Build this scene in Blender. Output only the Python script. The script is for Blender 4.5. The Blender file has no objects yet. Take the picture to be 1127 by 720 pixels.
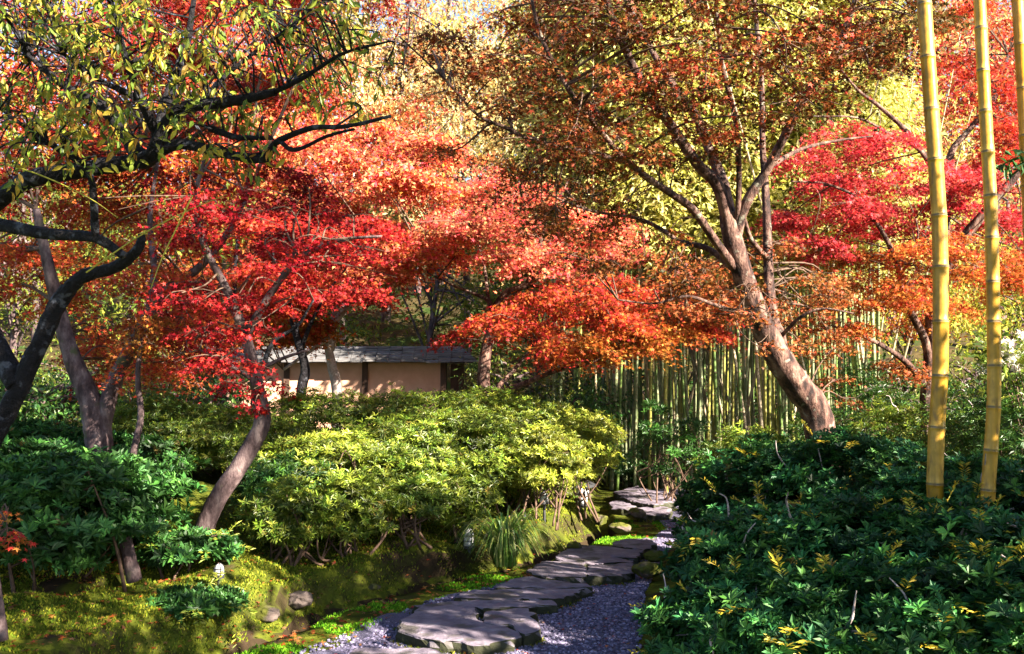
import bpy, math
import numpy as np

# ------------------------------------------------------------------ camera, sky, sun, exposure
sc = bpy.context.scene
COL = sc.collection
F = 1050.0                       # focal length in pixels of a 1127 x 720 frame
CAM = np.array([0.0, 0.0, 1.6])
PITCH = math.atan(65 / F)
cd = bpy.data.cameras.new('camera'); cam = bpy.data.objects.new('camera', cd); COL.objects.link(cam)
cd.sensor_width = 36; cd.lens = 36 * F / 1127; cd.clip_start = 0.05; cd.clip_end = 2000
cam.location = CAM; cam.rotation_euler = (math.pi / 2 + PITCH, 0, 0); sc.camera = cam

SUN = np.array([0.70, -0.52, 0.48]); SUN = SUN / np.linalg.norm(SUN)
w = bpy.data.worlds.new('World'); sc.world = w; w.use_nodes = True
nt = w.node_tree; bg = nt.nodes['Background']
sky = nt.nodes.new('ShaderNodeTexSky'); sky.sky_type = 'NISHITA'; sky.sun_disc = False
sky.sun_elevation = math.asin(SUN[2]); sky.sun_rotation = math.atan2(SUN[0], SUN[1])
nt.links.new(sky.outputs[0], bg.inputs[0]); bg.inputs[1].default_value = 0.05; sky.dust_density = 0.6; sky.air_density = 0.9
sl = bpy.data.lights.new('sun', 'SUN'); sun = bpy.data.objects.new('sun', sl); COL.objects.link(sun)
sl.energy = 5.0; sl.angle = math.radians(0.5); sl.color = (1.0, 0.90, 0.74)
from mathutils import Vector
sun.rotation_euler = Vector(SUN).to_track_quat('Z', 'Y').to_euler(); sun.location = (10, -5, 12)
vs = sc.view_settings
vs.view_transform = 'Standard'; vs.look = 'None'; vs.gamma = 1.0; vs.use_curve_mapping = False
vs.exposure = 2.75
cy = sc.cycles
cy.max_bounces = 5; cy.diffuse_bounces = 1; cy.glossy_bounces = 2; cy.transmission_bounces = 3; cy.transparent_max_bounces = 4
cy.caustics_reflective = False; cy.caustics_refractive = False
cy.use_denoising = True

# ------------------------------------------------------------------ helpers
def P(px, py, Y):
    """point on the sight line of a photo pixel at forward distance Y (metres)"""
    a = (px - 563.5) / F; u = (360 - py) / F
    c, s = math.cos(PITCH), math.sin(PITCH)
    t = Y / (c - u * s)
    return np.array([a * t, Y, CAM[2] + t * (s + u * c)])

def G(px, py, z=0.0):
    """point on the level plane z seen at a photo pixel"""
    a = (px - 563.5) / F; u = (360 - py) / F
    c, s = math.cos(PITCH), math.sin(PITCH)
    t = (z - CAM[2]) / (s + u * c)
    return np.array([a * t, (c - u * s) * t, z])

def PX(pts):
    return [P(*p) for p in pts]

BY = [2.0, 5.7, 6.46, 7.2, 7.74, 8.1, 8.6, 9.6, 10.8, 12.4, 14.6, 18, 60]
BX = [-3.9, -1.85, -1.5, -1.18, -.80, -.40, .08, .50, .93, .98, 1.35, 1.9, 6]
RY = [2.0, 5.0, 5.7, 7.5, 9.0, 11.6, 14, 18, 60]
RX = [.5, .62, .70, .98, 1.36, 2.1, 2.7, 3.4, 10]

def sstep(a, b, x):
    t = np.clip((x - a) / (b - a), 0, 1)
    return t * t * (3 - 2 * t)

def vnoise(x, y, s, seed=0):
    """cheap smooth value noise"""
    x = np.asarray(x, float) / s; y = np.asarray(y, float) / s
    xi = np.floor(x).astype(np.int64); yi = np.floor(y).astype(np.int64)
    fx = x - xi; fy = y - yi; fx = fx * fx * (3 - 2 * fx); fy = fy * fy * (3 - 2 * fy)
    def h(i, j):
        n = (i * 374761393 + j * 668265263 + seed * 982451653) & 0x7fffffff
        n = ((n ^ (n >> 13)) * 1274126177) & 0x7fffffff
        return ((n ^ (n >> 16)) & 0xffff) / 65535.0
    return (h(xi, yi) * (1 - fx) + h(xi + 1, yi) * fx) * (1 - fy) + (h(xi, yi + 1) * (1 - fx) + h(xi + 1, yi + 1) * fx) * fy * 1.0

def ground_z(x, y):
    x = np.asarray(x, float); y = np.asarray(y, float)
    wob = (vnoise(x, y, .35, 3) - .5) * .16
    d = (np.interp(y, BY, BX) - x) * .85 + wob
    z = np.zeros_like(x)
    z += sstep(.0, .2, d) * .26 + np.clip(d - .2, 0, 4) * .11
    z -= .32 * sstep(-.22, -.17, d) * (1 - sstep(-.06, .0, d)) * sstep(13, 10, y)
    wv = .62 + .2 * sstep(6.7, 7.5, y)
    z += .045 * sstep(-wv, -wv + .12, d) * (1 - sstep(-.22, -.16, d)) * sstep(9.2, 8.2, y)
    z += sstep(0.1, .35, d) * ((vnoise(x, y, .5, 1) - .5) * .16 + (vnoise(x, y, .17, 2) - .5) * .09 + (vnoise(x, y, .09, 4) - .5) * .03)
    r = x - np.interp(y, RY, RX)
    z += sstep(.0, .5, r) * .12 + np.clip(r - .5, 0, 4) * .06
    hb = np.clip(y - 19, 0, 60)
    z += hb * .30 * sstep(19, 27, y)
    return z

class MB:
    def __init__(s): s.v = []; s.q = []; s.t = []; s.c = []; s.n = 0
    def add(s, v, quads=None, tris=None, col=(.5, .5, .5)):
        v = np.asarray(v, float).reshape(-1, 3)
        if quads is not None and len(quads): s.q.append(np.asarray(quads, np.int64).reshape(-1, 4) + s.n)
        if tris is not None and len(tris): s.t.append(np.asarray(tris, np.int64).reshape(-1, 3) + s.n)
        c = np.asarray(col, float)
        s.c.append(np.broadcast_to(c, (len(v), 3)) if c.ndim == 1 else c)
        s.v.append(v); s.n += len(v)
    def build(s, name, mat, parent=None, smooth=False):
        me = bpy.data.meshes.new(name)
        v = np.concatenate(s.v) if s.v else np.zeros((0, 3))
        if parent is not None: v = v - np.array(parent.get('_o', (0, 0, 0)))
        nq = sum(len(a) for a in s.q); ntri = sum(len(a) for a in s.t)
        loops = []
        if nq: loops.append(np.concatenate(s.q).ravel())
        if ntri: loops.append(np.concatenate(s.t).ravel())
        loops = np.concatenate(loops)
        me.vertices.add(len(v)); me.vertices.foreach_set('co', v.astype(np.float32).ravel())
        me.loops.add(len(loops)); me.loops.foreach_set('vertex_index', loops.astype(np.int32))
        me.polygons.add(nq + ntri)
        st = np.concatenate([np.arange(nq) * 4, nq * 4 + np.arange(ntri) * 3]).astype(np.int32)
        me.polygons.foreach_set('loop_start', st)
        me.polygons.foreach_set('use_smooth', np.full(nq + ntri, smooth, dtype=bool))
        at = me.attributes.new('col', 'FLOAT_COLOR', 'POINT')
        c = np.concatenate(s.c); c = np.concatenate([c, np.ones((len(c), 1))], 1)
        at.data.foreach_set('color', c.astype(np.float32).ravel())
        me.update(calc_edges=True)
        me.materials.append(mat)
        o = bpy.data.objects.new(name, me); COL.objects.link(o)
        if parent is not None: o.parent = parent
        return o

def tag(o, label, cat, group=None):
    o['label'] = label; o['category'] = cat
    if group: o['group'] = group
    return o

def thing(name, label, cat, loc, group=None):
    o = bpy.data.objects.new(name, None); COL.objects.link(o)
    o.empty_display_size = .2; o.location = loc; o['_o'] = [float(a) for a in loc]
    return tag(o, label, cat, group)

def struct(o, kind='structure'):
    o['kind'] = kind; return o

def catmull(pts, rad, sub):
    pts = np.asarray(pts, float); rad = np.asarray(rad, float)
    if len(pts) < 3 or sub <= 1: return pts, rad
    p = np.vstack([2 * pts[0] - pts[1], pts, 2 * pts[-1] - pts[-2]])
    out = []; ro = []
    for i in range(len(pts) - 1):
        for k in range(sub):
            t = k / sub
            a, b, c, d = p[i], p[i + 1], p[i + 2], p[i + 3]
            out.append(.5 * (2 * b + (c - a) * t + (2 * a - 5 * b + 4 * c - d) * t * t + (3 * b - a - 3 * c + d) * t ** 3))
            ro.append(rad[i] * (1 - t) + rad[i + 1] * t)
    out.append(pts[-1]); ro.append(rad[-1])
    return np.array(out), np.array(ro)

def tube(mb, pts, rad, sides=8, sub=4, gnarl=0.0, rng=None, col=(.5, .5, .5), cap=True):
    pts, rad = catmull(pts, rad, sub)
    n = len(pts)
    tan = np.gradient(pts, axis=0); tan /= np.linalg.norm(tan, axis=1)[:, None] + 1e-9
    ref = np.array([0, 0, 1.0]) if abs(tan[0][2]) < .9 else np.array([1.0, 0, 0])
    u = np.cross(tan[0], ref); u /= np.linalg.norm(u)
    ang = np.arange(sides) * 2 * math.pi / sides
    V = np.empty((n, sides, 3))
    for i in range(n):
        u = u - tan[i] * np.dot(u, tan[i]); u /= np.linalg.norm(u) + 1e-9
        b = np.cross(tan[i], u)
        r = rad[i] * np.ones(sides)
        if gnarl and rng is not None: r = r * (1 + gnarl * rng.normal(size=sides))
        V[i] = pts[i] + (np.cos(ang) * r)[:, None] * u + (np.sin(ang) * r)[:, None] * b
    idx = np.arange(n * sides).reshape(n, sides)
    q = np.stack([idx[:-1], np.roll(idx[:-1], -1, 1), np.roll(idx[1:], -1, 1), idx[1:]], -1).reshape(-1, 4)
    V = V.reshape(-1, 3)
    if cap:
        V = np.vstack([V, pts[0], pts[-1]])
        t = [(n * sides, (j + 1) % sides, j) for j in range(sides)] + [(n * sides + 1, (n - 1) * sides + j, (n - 1) * sides + (j + 1) % sides) for j in range(sides)]
        mb.add(V, q, t, col)
    else: mb.add(V, q, None, col)
    return pts, rad

# leaf shapes in their own plane (x along the leaf, z normal)
def star(n=5, wdt=.2, spread=130):
    v = []; t = []
    for k in range(n):
        a = math.radians((k / (n - 1) - .5) * 2 * spread)
        L = 1.0 - .35 * abs(k / (n - 1) - .5) * 2
        d = np.array([math.cos(a), math.sin(a)]); p = np.array([-d[1], d[0]])
        i = len(v)
        c0 = d * .25
        v += [(*(c0 * 0 + p * wdt * .6 - d * .05), 0), (*(d * L), -.12 * L), (*(-p * wdt * .6 - d * .05), 0)]
        t.append((i, i + 2, i + 1))
    return np.array(v), np.array(t)
STAR5 = star(5, .36); STAR3 = star(3, .5, 95)
BLADE = (np.array([(0, 0, 0), (.5, .21, .06), (1, 0, -.08), (.5, -.21, .06)]), np.array([(0, 2, 1), (0, 3, 2)]))
OVAL = (np.array([(0, 0, 0), (.35, .17, .05), (.7, .12, .03), (1, 0, -.14), (.7, -.12, .03), (.35, -.17, .05), (.5, 0, -.02)]),
        np.array([(0, 6, 1), (1, 6, 2), (2, 6, 3), (3, 6, 4), (4, 6, 5), (5, 6, 0)]))
MID = (np.array([(0, 0, 0), (.6, .18, .05), (1, 0, -.10), (.6, -.18, .05)]), np.array([(0, 2, 1), (0, 3, 2)]))
NARROW = (np.array([(0, 0, 0), (.55, .10, .04), (1, 0, -.10), (.55, -.13, .04)]), np.array([(0, 2, 1), (0, 3, 2)]))
SLIM = (np.array([(0, 0, 0), (.4, .075, .02), (1, 0, -.15), (.4, -.075, .02)]), np.array([(0, 2, 1), (0, 3, 2)]))

def leaves(mb, shape, C, D, N, S, col):
    """C centres, D leaf directions, N rough normals, S sizes, col colours"""
    T, tris = shape; n = len(C)
    D = D / (np.linalg.norm(D, axis=1)[:, None] + 1e-9)
    N = N - D * np.sum(N * D, 1)[:, None]; N = N / (np.linalg.norm(N, axis=1)[:, None] + 1e-9)
    B = np.cross(N, D)
    V = C[:, None, :] + S[:, None, None] * (T[None, :, 0, None] * D[:, None, :] + T[None, :, 1, None] * B[:, None, :] + T[None, :, 2, None] * N[:, None, :])
    k = len(T)
    t = (tris[None] + (np.arange(n) * k)[:, None, None]).reshape(-1, 3)
    mb.add(V.reshape(-1, 3), None, t, np.repeat(col, k, 0))

def pal(rng, cols, n, jit=.18, w=None):
    cols = np.asarray(cols, float)
    i = rng.choice(len(cols), n, p=w); j = rng.choice(len(cols), n, p=w)
    m = rng.random(n)[:, None] * .5
    c = cols[i] * (1 - m) + cols[j] * m
    return np.clip(c * np.exp(rng.normal(0, jit, (n, 1))), 0, .9)

# ------------------------------------------------------------------ materials
def mat_new(name):
    m = bpy.data.materials.new(name); m.use_nodes = True
    return m, m.node_tree, m.node_tree.nodes['Principled BSDF']

def leaf_mat(name, trans=.35, rough=.5, spec=.3):
    m, t, p = mat_new(name)
    a = t.nodes.new('ShaderNodeAttribute'); a.attribute_name = 'col'
    p.inputs['Roughness'].default_value = rough; p.inputs['Specular IOR Level'].default_value = spec
    tr = t.nodes.new('ShaderNodeBsdfTranslucent'); mx = t.nodes.new('ShaderNodeMixShader'); mx.inputs[0].default_value = trans
    t.links.new(a.outputs['Color'], p.inputs['Base Color']); t.links.new(a.outputs['Color'], tr.inputs['Color'])
    t.links.new(p.outputs[0], mx.inputs[1]); t.links.new(tr.outputs[0], mx.inputs[2])
    t.links.new(mx.outputs[0], t.nodes['Material Output'].inputs['Surface'])
    return m

def noise_mat(name, c, scale=8, rough=.85, bump=.3, dist=.02, stretch=(1, 1, 1), spec=.2, detail=6, patch=None):
    """c: list of (position, colour) over an object-space noise; patch: (colour, scale, threshold) blotches"""
    m, t, p = mat_new(name)
    tc = t.nodes.new('ShaderNodeTexCoord'); mp = t.nodes.new('ShaderNodeMapping'); mp.inputs['Scale'].default_value = stretch
    t.links.new(tc.outputs['Object'], mp.inputs[0])
    n = t.nodes.new('ShaderNodeTexNoise'); n.inputs['Scale'].default_value = scale; n.inputs['Detail'].default_value = detail; n.inputs['Roughness'].default_value = .65
    t.links.new(mp.outputs[0], n.inputs['Vector'])
    r = t.nodes.new('ShaderNodeValToRGB')
    while len(r.color_ramp.elements) < len(c): r.color_ramp.elements.new(.5)
    for e, (pos, col) in zip(r.color_ramp.elements, c): e.position = pos; e.color = (*col, 1)
    t.links.new(n.outputs[0], r.inputs[0]); out = r.outputs[0]
    if patch:
        n2 = t.nodes.new('ShaderNodeTexNoise'); n2.inputs['Scale'].default_value = patch[1]; n2.inputs['Detail'].default_value = 4
        t.links.new(tc.outputs['Object'], n2.inputs['Vector'])
        r2 = t.nodes.new('ShaderNodeValToRGB'); r2.color_ramp.elements[0].position = patch[2]; r2.color_ramp.elements[1].position = patch[2] + .08
        t.links.new(n2.outputs[0], r2.inputs[0])
        mx = t.nodes.new('ShaderNodeMixRGB'); mx.inputs[2].default_value = (*patch[0], 1)
        t.links.new(r2.outputs[0], mx.inputs[0]); t.links.new(out, mx.inputs[1]); out = mx.outputs[0]
    t.links.new(out, p.inputs['Base Color'])
    b = t.nodes.new('ShaderNodeBump'); b.inputs['Strength'].default_value = bump; b.inputs['Distance'].default_value = dist
    t.links.new(n.outputs[0], b.inputs['Height']); t.links.new(b.outputs[0], p.inputs['Normal'])
    p.inputs['Roughness'].default_value = rough; p.inputs['Specular IOR Level'].default_value = spec
    return m

def col_mat(name, rough=.6, spec=.3, bump=0, scale=40, vary=0):
    m, t, p = mat_new(name)
    a = t.nodes.new('ShaderNodeAttribute'); a.attribute_name = 'col'
    out = a.outputs['Color']
    if bump or vary:
        tc = t.nodes.new('ShaderNodeTexCoord')
        n = t.nodes.new('ShaderNodeTexNoise'); n.inputs['Scale'].default_value = scale; n.inputs['Detail'].default_value = 5
        t.links.new(tc.outputs['Object'], n.inputs['Vector'])
        b = t.nodes.new('ShaderNodeBump'); b.inputs['Strength'].default_value = bump; b.inputs['Distance'].default_value = .01
        t.links.new(n.outputs[0], b.inputs['Height']); t.links.new(b.outputs[0], p.inputs['Normal'])
        if vary:
            r = t.nodes.new('ShaderNodeMapRange'); r.inputs[1].default_value = .3; r.inputs[2].default_value = .7; r.inputs[3].default_value = 1 - vary; r.inputs[4].default_value = 1 + vary
            t.links.new(n.outputs[0], r.inputs[0])
            vm = t.nodes.new('ShaderNodeVectorMath'); vm.operation = 'SCALE'
            t.links.new(out, vm.inputs[0]); t.links.new(r.outputs[0], vm.inputs['Scale']); out = vm.outputs[0]
    t.links.new(out, p.inputs['Base Color'])
    p.inputs['Roughness'].default_value = rough; p.inputs['Specular IOR Level'].default_value = spec
    return m

M = {}
M['maple'] = leaf_mat('maple_leaf', .42, .55, .2)
M['olive'] = leaf_mat('maple_leaf_olive', .24, .55, .2)
M['gloss'] = leaf_mat('evergreen_leaf', .22, .48, .28)
M['hedge'] = leaf_mat('azalea_leaf', .3, .42, .4)
M['cherry'] = leaf_mat('cherry_leaf', .42, .45, .35)
M['far'] = leaf_mat('far_leaf', .4, .6, .2)
M['bark_maple'] = noise_mat('maple_bark', [(.40, (.018, .010, .009)), (.50, (.085, .042, .033)), (.62, (.22, .13, .10))], 11, .7, 1.0, .05, (1, 1, .45), patch=((.21, .19, .15), 12, .60), detail=10)
M['bark_dark'] = noise_mat('cherry_bark', [(.3, (.004, .0035, .004)), (.6, (.015, .013, .016)), (.85, (.06, .06, .08))], 26, .7, 1.0, .05, (1, 1, 1), patch=((.085, .09, .11), 15, .58))
M['bark_grey'] = noise_mat('grey_bark', [(.38, (.04, .025, .026)), (.52, (.10, .066, .068)), (.66, (.19, .14, .135))], 13, .8, .7, .03, (1, 1, .5), patch=((.08, .085, .04), 6, .6))
M['twig'] = noise_mat('twig_bark', [(.3, (.05, .028, .02)), (.7, (.16, .10, .07))], 30, .8, .3, .01)
M['paletwig'] = noise_mat('pale_twig', [(.3, (.22, .17, .16)), (.7, (.48, .40, .38))], 30, .75, .4, .01)
M['shoot'] = noise_mat('yellow_shoot', [(.3, (.30, .28, .03)), (.7, (.42, .36, .06))], 20, .6, .1, .005)
M['moss'] = noise_mat('mossy_ground', [(.28, (.025, .022, .010)), (.45, (.055, .068, .009)), (.6, (.11, .125, .013)), (.8, (.20, .18, .02))], 6, .95, 1.0, .06, detail=10, spec=.05, patch=((.045, .030, .018), 2.2, .56))
M['gravel'] = noise_mat('gravel_bed', [(.3, (.05, .045, .08)), (.5, (.11, .10, .16)), (.75, (.22, .20, .28))], 90, .8, 1.0, .02, spec=.2)
M['pebble'] = col_mat('pebble', .7, .3)
def steep_mix(m, col, lo, hi, scale=9):
    """a second colour where the surface is steep (dark earth painting in ditch shade, moss on stone sides)"""
    t = m.node_tree; p = t.nodes['Principled BSDF']; src = p.inputs['Base Color'].links[0].from_socket
    g = t.nodes.new('ShaderNodeNewGeometry'); sx = t.nodes.new('ShaderNodeSeparateXYZ'); t.links.new(g.outputs['True Normal'], sx.inputs[0])
    r = t.nodes.new('ShaderNodeMapRange'); r.inputs[1].default_value = lo; r.inputs[2].default_value = hi; r.inputs[3].default_value = 1; r.inputs[4].default_value = 0
    t.links.new(sx.outputs[2], r.inputs[0])
    mx = t.nodes.new('ShaderNodeMixRGB'); mx.inputs[2].default_value = (*col, 1)
    t.links.new(r.outputs[0], mx.inputs[0]); t.links.new(src, mx.inputs[1]); t.links.new(mx.outputs[0], p.inputs['Base Color'])
M['slab'] = noise_mat('stone_slab', [(.25, (.075, .06, .085)), (.5, (.175, .145, .185)), (.78, (.31, .265, .30))], 7, .75, 1.0, .03, detail=14, spec=.25, patch=((.085, .075, .07), 4.5, .56))
steep_mix(M['slab'], (.035, .036, .018), .35, .75)
steep_mix(M['moss'], (.035, .024, .014), .36, .58)  # shade of ditch and bank face painted in as dark earth on steep ground
M['litter'] = noise_mat('forest_floor', [(.3, (.02, .016, .010)), (.55, (.06, .045, .02)), (.8, (.12, .08, .03))], 3, .95, 1.0, .06, detail=10, spec=.05, patch=((.03, .05, .012), 1.2, .52))
M['rock'] = noise_mat('mossy_rock', [(.3, (.05, .04, .035)), (.55, (.12, .09, .08)), (.8, (.22, .18, .17))], 6, .9, .9, .03, detail=10, patch=((.08, .085, .012), 4, .44))
M['tuft'] = leaf_mat('moss_tuft', .3, .8, .1)
M['bamboo'] = col_mat('bamboo_culm', .42, .4, .25, 14, .3)
def streaky(m, col, col2):
    t = m.node_tree; p = t.nodes['Principled BSDF']; src = p.inputs['Base Color'].links[0].from_socket
    tc = t.nodes.new('ShaderNodeTexCoord')
    for c_, sc_, th in ((col, (30, 30, 1.1), .56), (col2, (26, 26, 9), .62)):
        mp = t.nodes.new('ShaderNodeMapping'); mp.inputs['Scale'].default_value = sc_; t.links.new(tc.outputs['Object'], mp.inputs[0])
        n = t.nodes.new('ShaderNodeTexNoise'); n.inputs['Scale'].default_value = 1; n.inputs['Detail'].default_value = 6; t.links.new(mp.outputs[0], n.inputs['Vector'])
        r = t.nodes.new('ShaderNodeMapRange'); r.inputs[1].default_value = th - .1; r.inputs[2].default_value = th + .1; r.inputs[4].default_value = .7; t.links.new(n.outputs[0], r.inputs[0])
        mx = t.nodes.new('ShaderNodeMixRGB'); mx.inputs[2].default_value = (*c_, 1)
        t.links.new(r.outputs[0], mx.inputs[0]); t.links.new(src, mx.inputs[1]); src = mx.outputs[0]
    t.links.new(src, p.inputs['Base Color'])
M['pole'] = col_mat('golden_bamboo', .38, .4, .25, 14, .25); streaky(M['pole'], (.34, .20, .02), (.13, .07, .03))
M['plaster'] = noise_mat('plaster', [(.3, (.58, .32, .21)), (.7, (.72, .42, .30))], 3, .9, .2, .01, spec=.1)
M['wood'] = noise_mat('dark_wood', [(.3, (.045, .025, .018)), (.7, (.12, .07, .05))], 12, .7, .4, .01, (1, 1, .15))
M['shingle'] = noise_mat('shingle', [(.3, (.08, .078, .085)), (.6, (.18, .172, .175)), (.85, (.32, .30, .29))], 9, .75, .7, .02, (.5, 2.5, 2.5))
M['metal'] = noise_mat('dark_metal', [(.3, (.02, .02, .022)), (.7, (.05, .05, .055))], 20, .5, .1, .005, spec=.5)
M['white'] = noise_mat('white_shade', [(.3, (.72, .70, .68)), (.7, (.82, .81, .80))], 6, .45, .05, .004, spec=.4)

# ------------------------------------------------------------------ setting: ground, hill, gravel path
def grid_axis(lo, hi, dense_lo, dense_hi, step, far):
    a = list(np.arange(dense_lo, dense_hi + 1e-6, step)); x = dense_hi; s = step
    while x < hi: s = min(s * 1.25, far); x += s; a.append(x)
    x = dense_lo; s = step
    while x > lo: s = min(s * 1.25, far); x -= s; a.insert(0, x)
    return np.array(a)
gx = grid_axis(-300, 300, -4.5, 3.5, .05, 20); gy = grid_axis(-60, 500, 4.2, 14.5, .05, 20)
ks = int(np.searchsorted(gy, 15.4))
for nm_, yy_, mt_ in (('ground', gy[:ks + 1], 'moss'), ('hill', gy[ks:], 'litter')):
    XX, YY = np.meshgrid(gx, yy_); ZZ = ground_z(XX, YY)
    mb = MB(); nx, ny = len(gx), len(yy_)
    idx = np.arange(nx * ny).reshape(ny, nx)
    mb.add(np.stack([XX, YY, ZZ], -1).reshape(-1, 3), np.stack([idx[:-1, :-1], idx[:-1, 1:], idx[1:, 1:], idx[1:, :-1]], -1).reshape(-1, 4))
    struct(mb.build(nm_, M[mt_], smooth=True))

rg = np.random.default_rng(5)
mb = MB(); ys = np.arange(2.0, 15.0, .08); ul = np.linspace(0, 1, 14)
xb = np.interp(ys, BY, BX) + .64 + .2 * sstep(6.7, 7.5, ys) + (vnoise(ys, ys * 0, .3, 8) - .5) * .18
xr = np.interp(ys, RY, RX) + .02
V = np.stack([xb[:, None] * (1 - ul) + xr[:, None] * ul, np.repeat(ys[:, None], 14, 1), np.full((len(ys), 14), .0)], -1)
V[..., 2] = ground_z(V[..., 0], V[..., 1]) + .006
idx = np.arange(len(ys) * 14).reshape(len(ys), 14)
mb.add(V.reshape(-1, 3), np.stack([idx[:-1, :-1], idx[:-1, 1:], idx[1:, 1:], idx[1:, :-1]], -1).reshape(-1, 4))
struct(mb.build('gravel_path', M['gravel']))

# loose pebbles on the path
ICO = None
def ico():
    p = (1 + 5 ** .5) / 2
    v = np.array([(-1, p, 0), (1, p, 0), (-1, -p, 0), (1, -p, 0), (0, -1, p), (0, 1, p), (0, -1, -p), (0, 1, -p), (p, 0, -1), (p, 0, 1), (-p, 0, -1), (-p, 0, 1)], float)
    f = np.array([(0, 11, 5), (0, 5, 1), (0, 1, 7), (0, 7, 10), (0, 10, 11), (1, 5, 9), (5, 11, 4), (11, 10, 2), (10, 7, 6), (7, 1, 8), (3, 9, 4), (3, 4, 2), (3, 2, 6), (3, 6, 8), (3, 8, 9), (4, 9, 5), (2, 4, 11), (6, 2, 10), (8, 6, 7), (9, 8, 1)])
    return v / np.linalg.norm(v[0]), f
IV, IF = ico()
n = 34000
y = rg.uniform(4.6, 11.5, n) ** 1.0; x0 = np.interp(y, BY, BX) + .60 + .2 * sstep(6.7, 7.5, y); x1 = np.interp(y, RY, RX) + .05
x = x0 + (x1 - x0) * rg.random(n)
z = ground_z(x, y)
s = rg.uniform(.006, .014, n)
sv = IV[None] * rg.uniform(.75, 1.25, (n, 12, 1)) * (s[:, None, None] * np.stack([np.ones(n), rg.uniform(.7, 1, n), rg.uniform(.5, .8, n)], -1)[:, None, :])
a = rg.uniform(0, 6.28, n); R = np.stack([np.stack([np.cos(a), -np.sin(a)], -1), np.stack([np.sin(a), np.cos(a)], -1)], 1)
sv[..., :2] = np.einsum('nij,nkj->nki', R, sv[..., :2])
sv += np.stack([x, y, z + .008], -1)[:, None, :]
pc = pal(rg, [(.085, .075, .13), (.15, .13, .21), (.27, .24, .35), (.05, .045, .08)], n, .2)
mb = MB(); mb.add(sv.reshape(-1, 3), None, (IF[None] + (np.arange(n) * 12)[:, None, None]).reshape(-1, 3), np.repeat(pc, 12, 0))
o = mb.build('gravel', M['pebble']); struct(o, 'stuff'); tag(o, 'fine bluish grey gravel beside the stepping slabs of the path', 'gravel')

# moss tufts on the bank and the verge
def on_moss(n, rng, ylo, yhi):
    y = ylo + (yhi - ylo) * rng.random(n) ** 1.4; xb = np.interp(y, BY, BX)
    x = xb + .62 + .22 * sstep(6.7, 7.5, y) - rng.random(n) ** 1.3 * 3.4
    return x, y
n = 120000
x, y = on_moss(n, rg, 4.9, 11.5)
dd = (np.interp(y, BY, BX) - x) * .85; keep = (vnoise(x, y, .22, 9) > .38) & ((dd > -.02) | (dd < -.2)); x, y, dd = x[keep], y[keep], dd[keep]; n = len(x)
C = np.stack([x, y, ground_z(x, y) - .002], -1)
D = rg.normal(0, .55, (n, 3)); D[:, 2] = 1
mb = MB(); leaves(mb, BLADE, C, D, rg.normal(size=(n, 3)), rg.uniform(.012, .03, n), pal(rg, [(.07, .115, .008), (.17, .20, .016), (.27, .25, .025), (.04, .075, .008)], n, .25) * np.where(dd < -.2, 1, 1.15)[:, None] * np.where((dd < -.2)[:, None], np.array([.95, 1.9, 1.0]), 1.0))
o = mb.build('moss', M['tuft']); struct(o, 'stuff'); tag(o, 'yellow green moss covering the bank and verge beside the path', 'moss')
n = 2600
x, y = on_moss(n, rg, 4.9, 9.5)
C = np.stack([x, y, ground_z(x, y) + .02], -1)
mb = MB(); leaves(mb, STAR5, C, rg.normal(size=(n, 3)) * (1, 1, .2), np.array([0, 0, 1.]) + rg.normal(0, .25, (n, 3)), rg.uniform(.018, .035, n), pal(rg, [(.42, .10, .02), (.30, .04, .02), (.45, .24, .06), (.22, .12, .06)], n, .25))
n = 340; y = rg.uniform(5, 11, n); x = np.interp(y, BY, BX) + .5 + rg.random(n) * (np.interp(y, RY, RX) - np.interp(y, BY, BX) - .5)
C = np.stack([x, y, ground_z(x, y) + .025], -1)
leaves(mb, STAR5, C, rg.normal(size=(n, 3)) * (1, 1, .2), np.array([0, 0, 1.]) + rg.normal(0, .25, (n, 3)), rg.uniform(.016, .028, n), pal(rg, [(.40, .06, .02), (.30, .04, .02), (.40, .20, .06)], n, .25))
o = mb.build('fallen_leaves', M['maple']); struct(o, 'stuff'); tag(o, 'orange and brown fallen maple leaves lying on the moss', 'fallen leaves')

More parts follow.
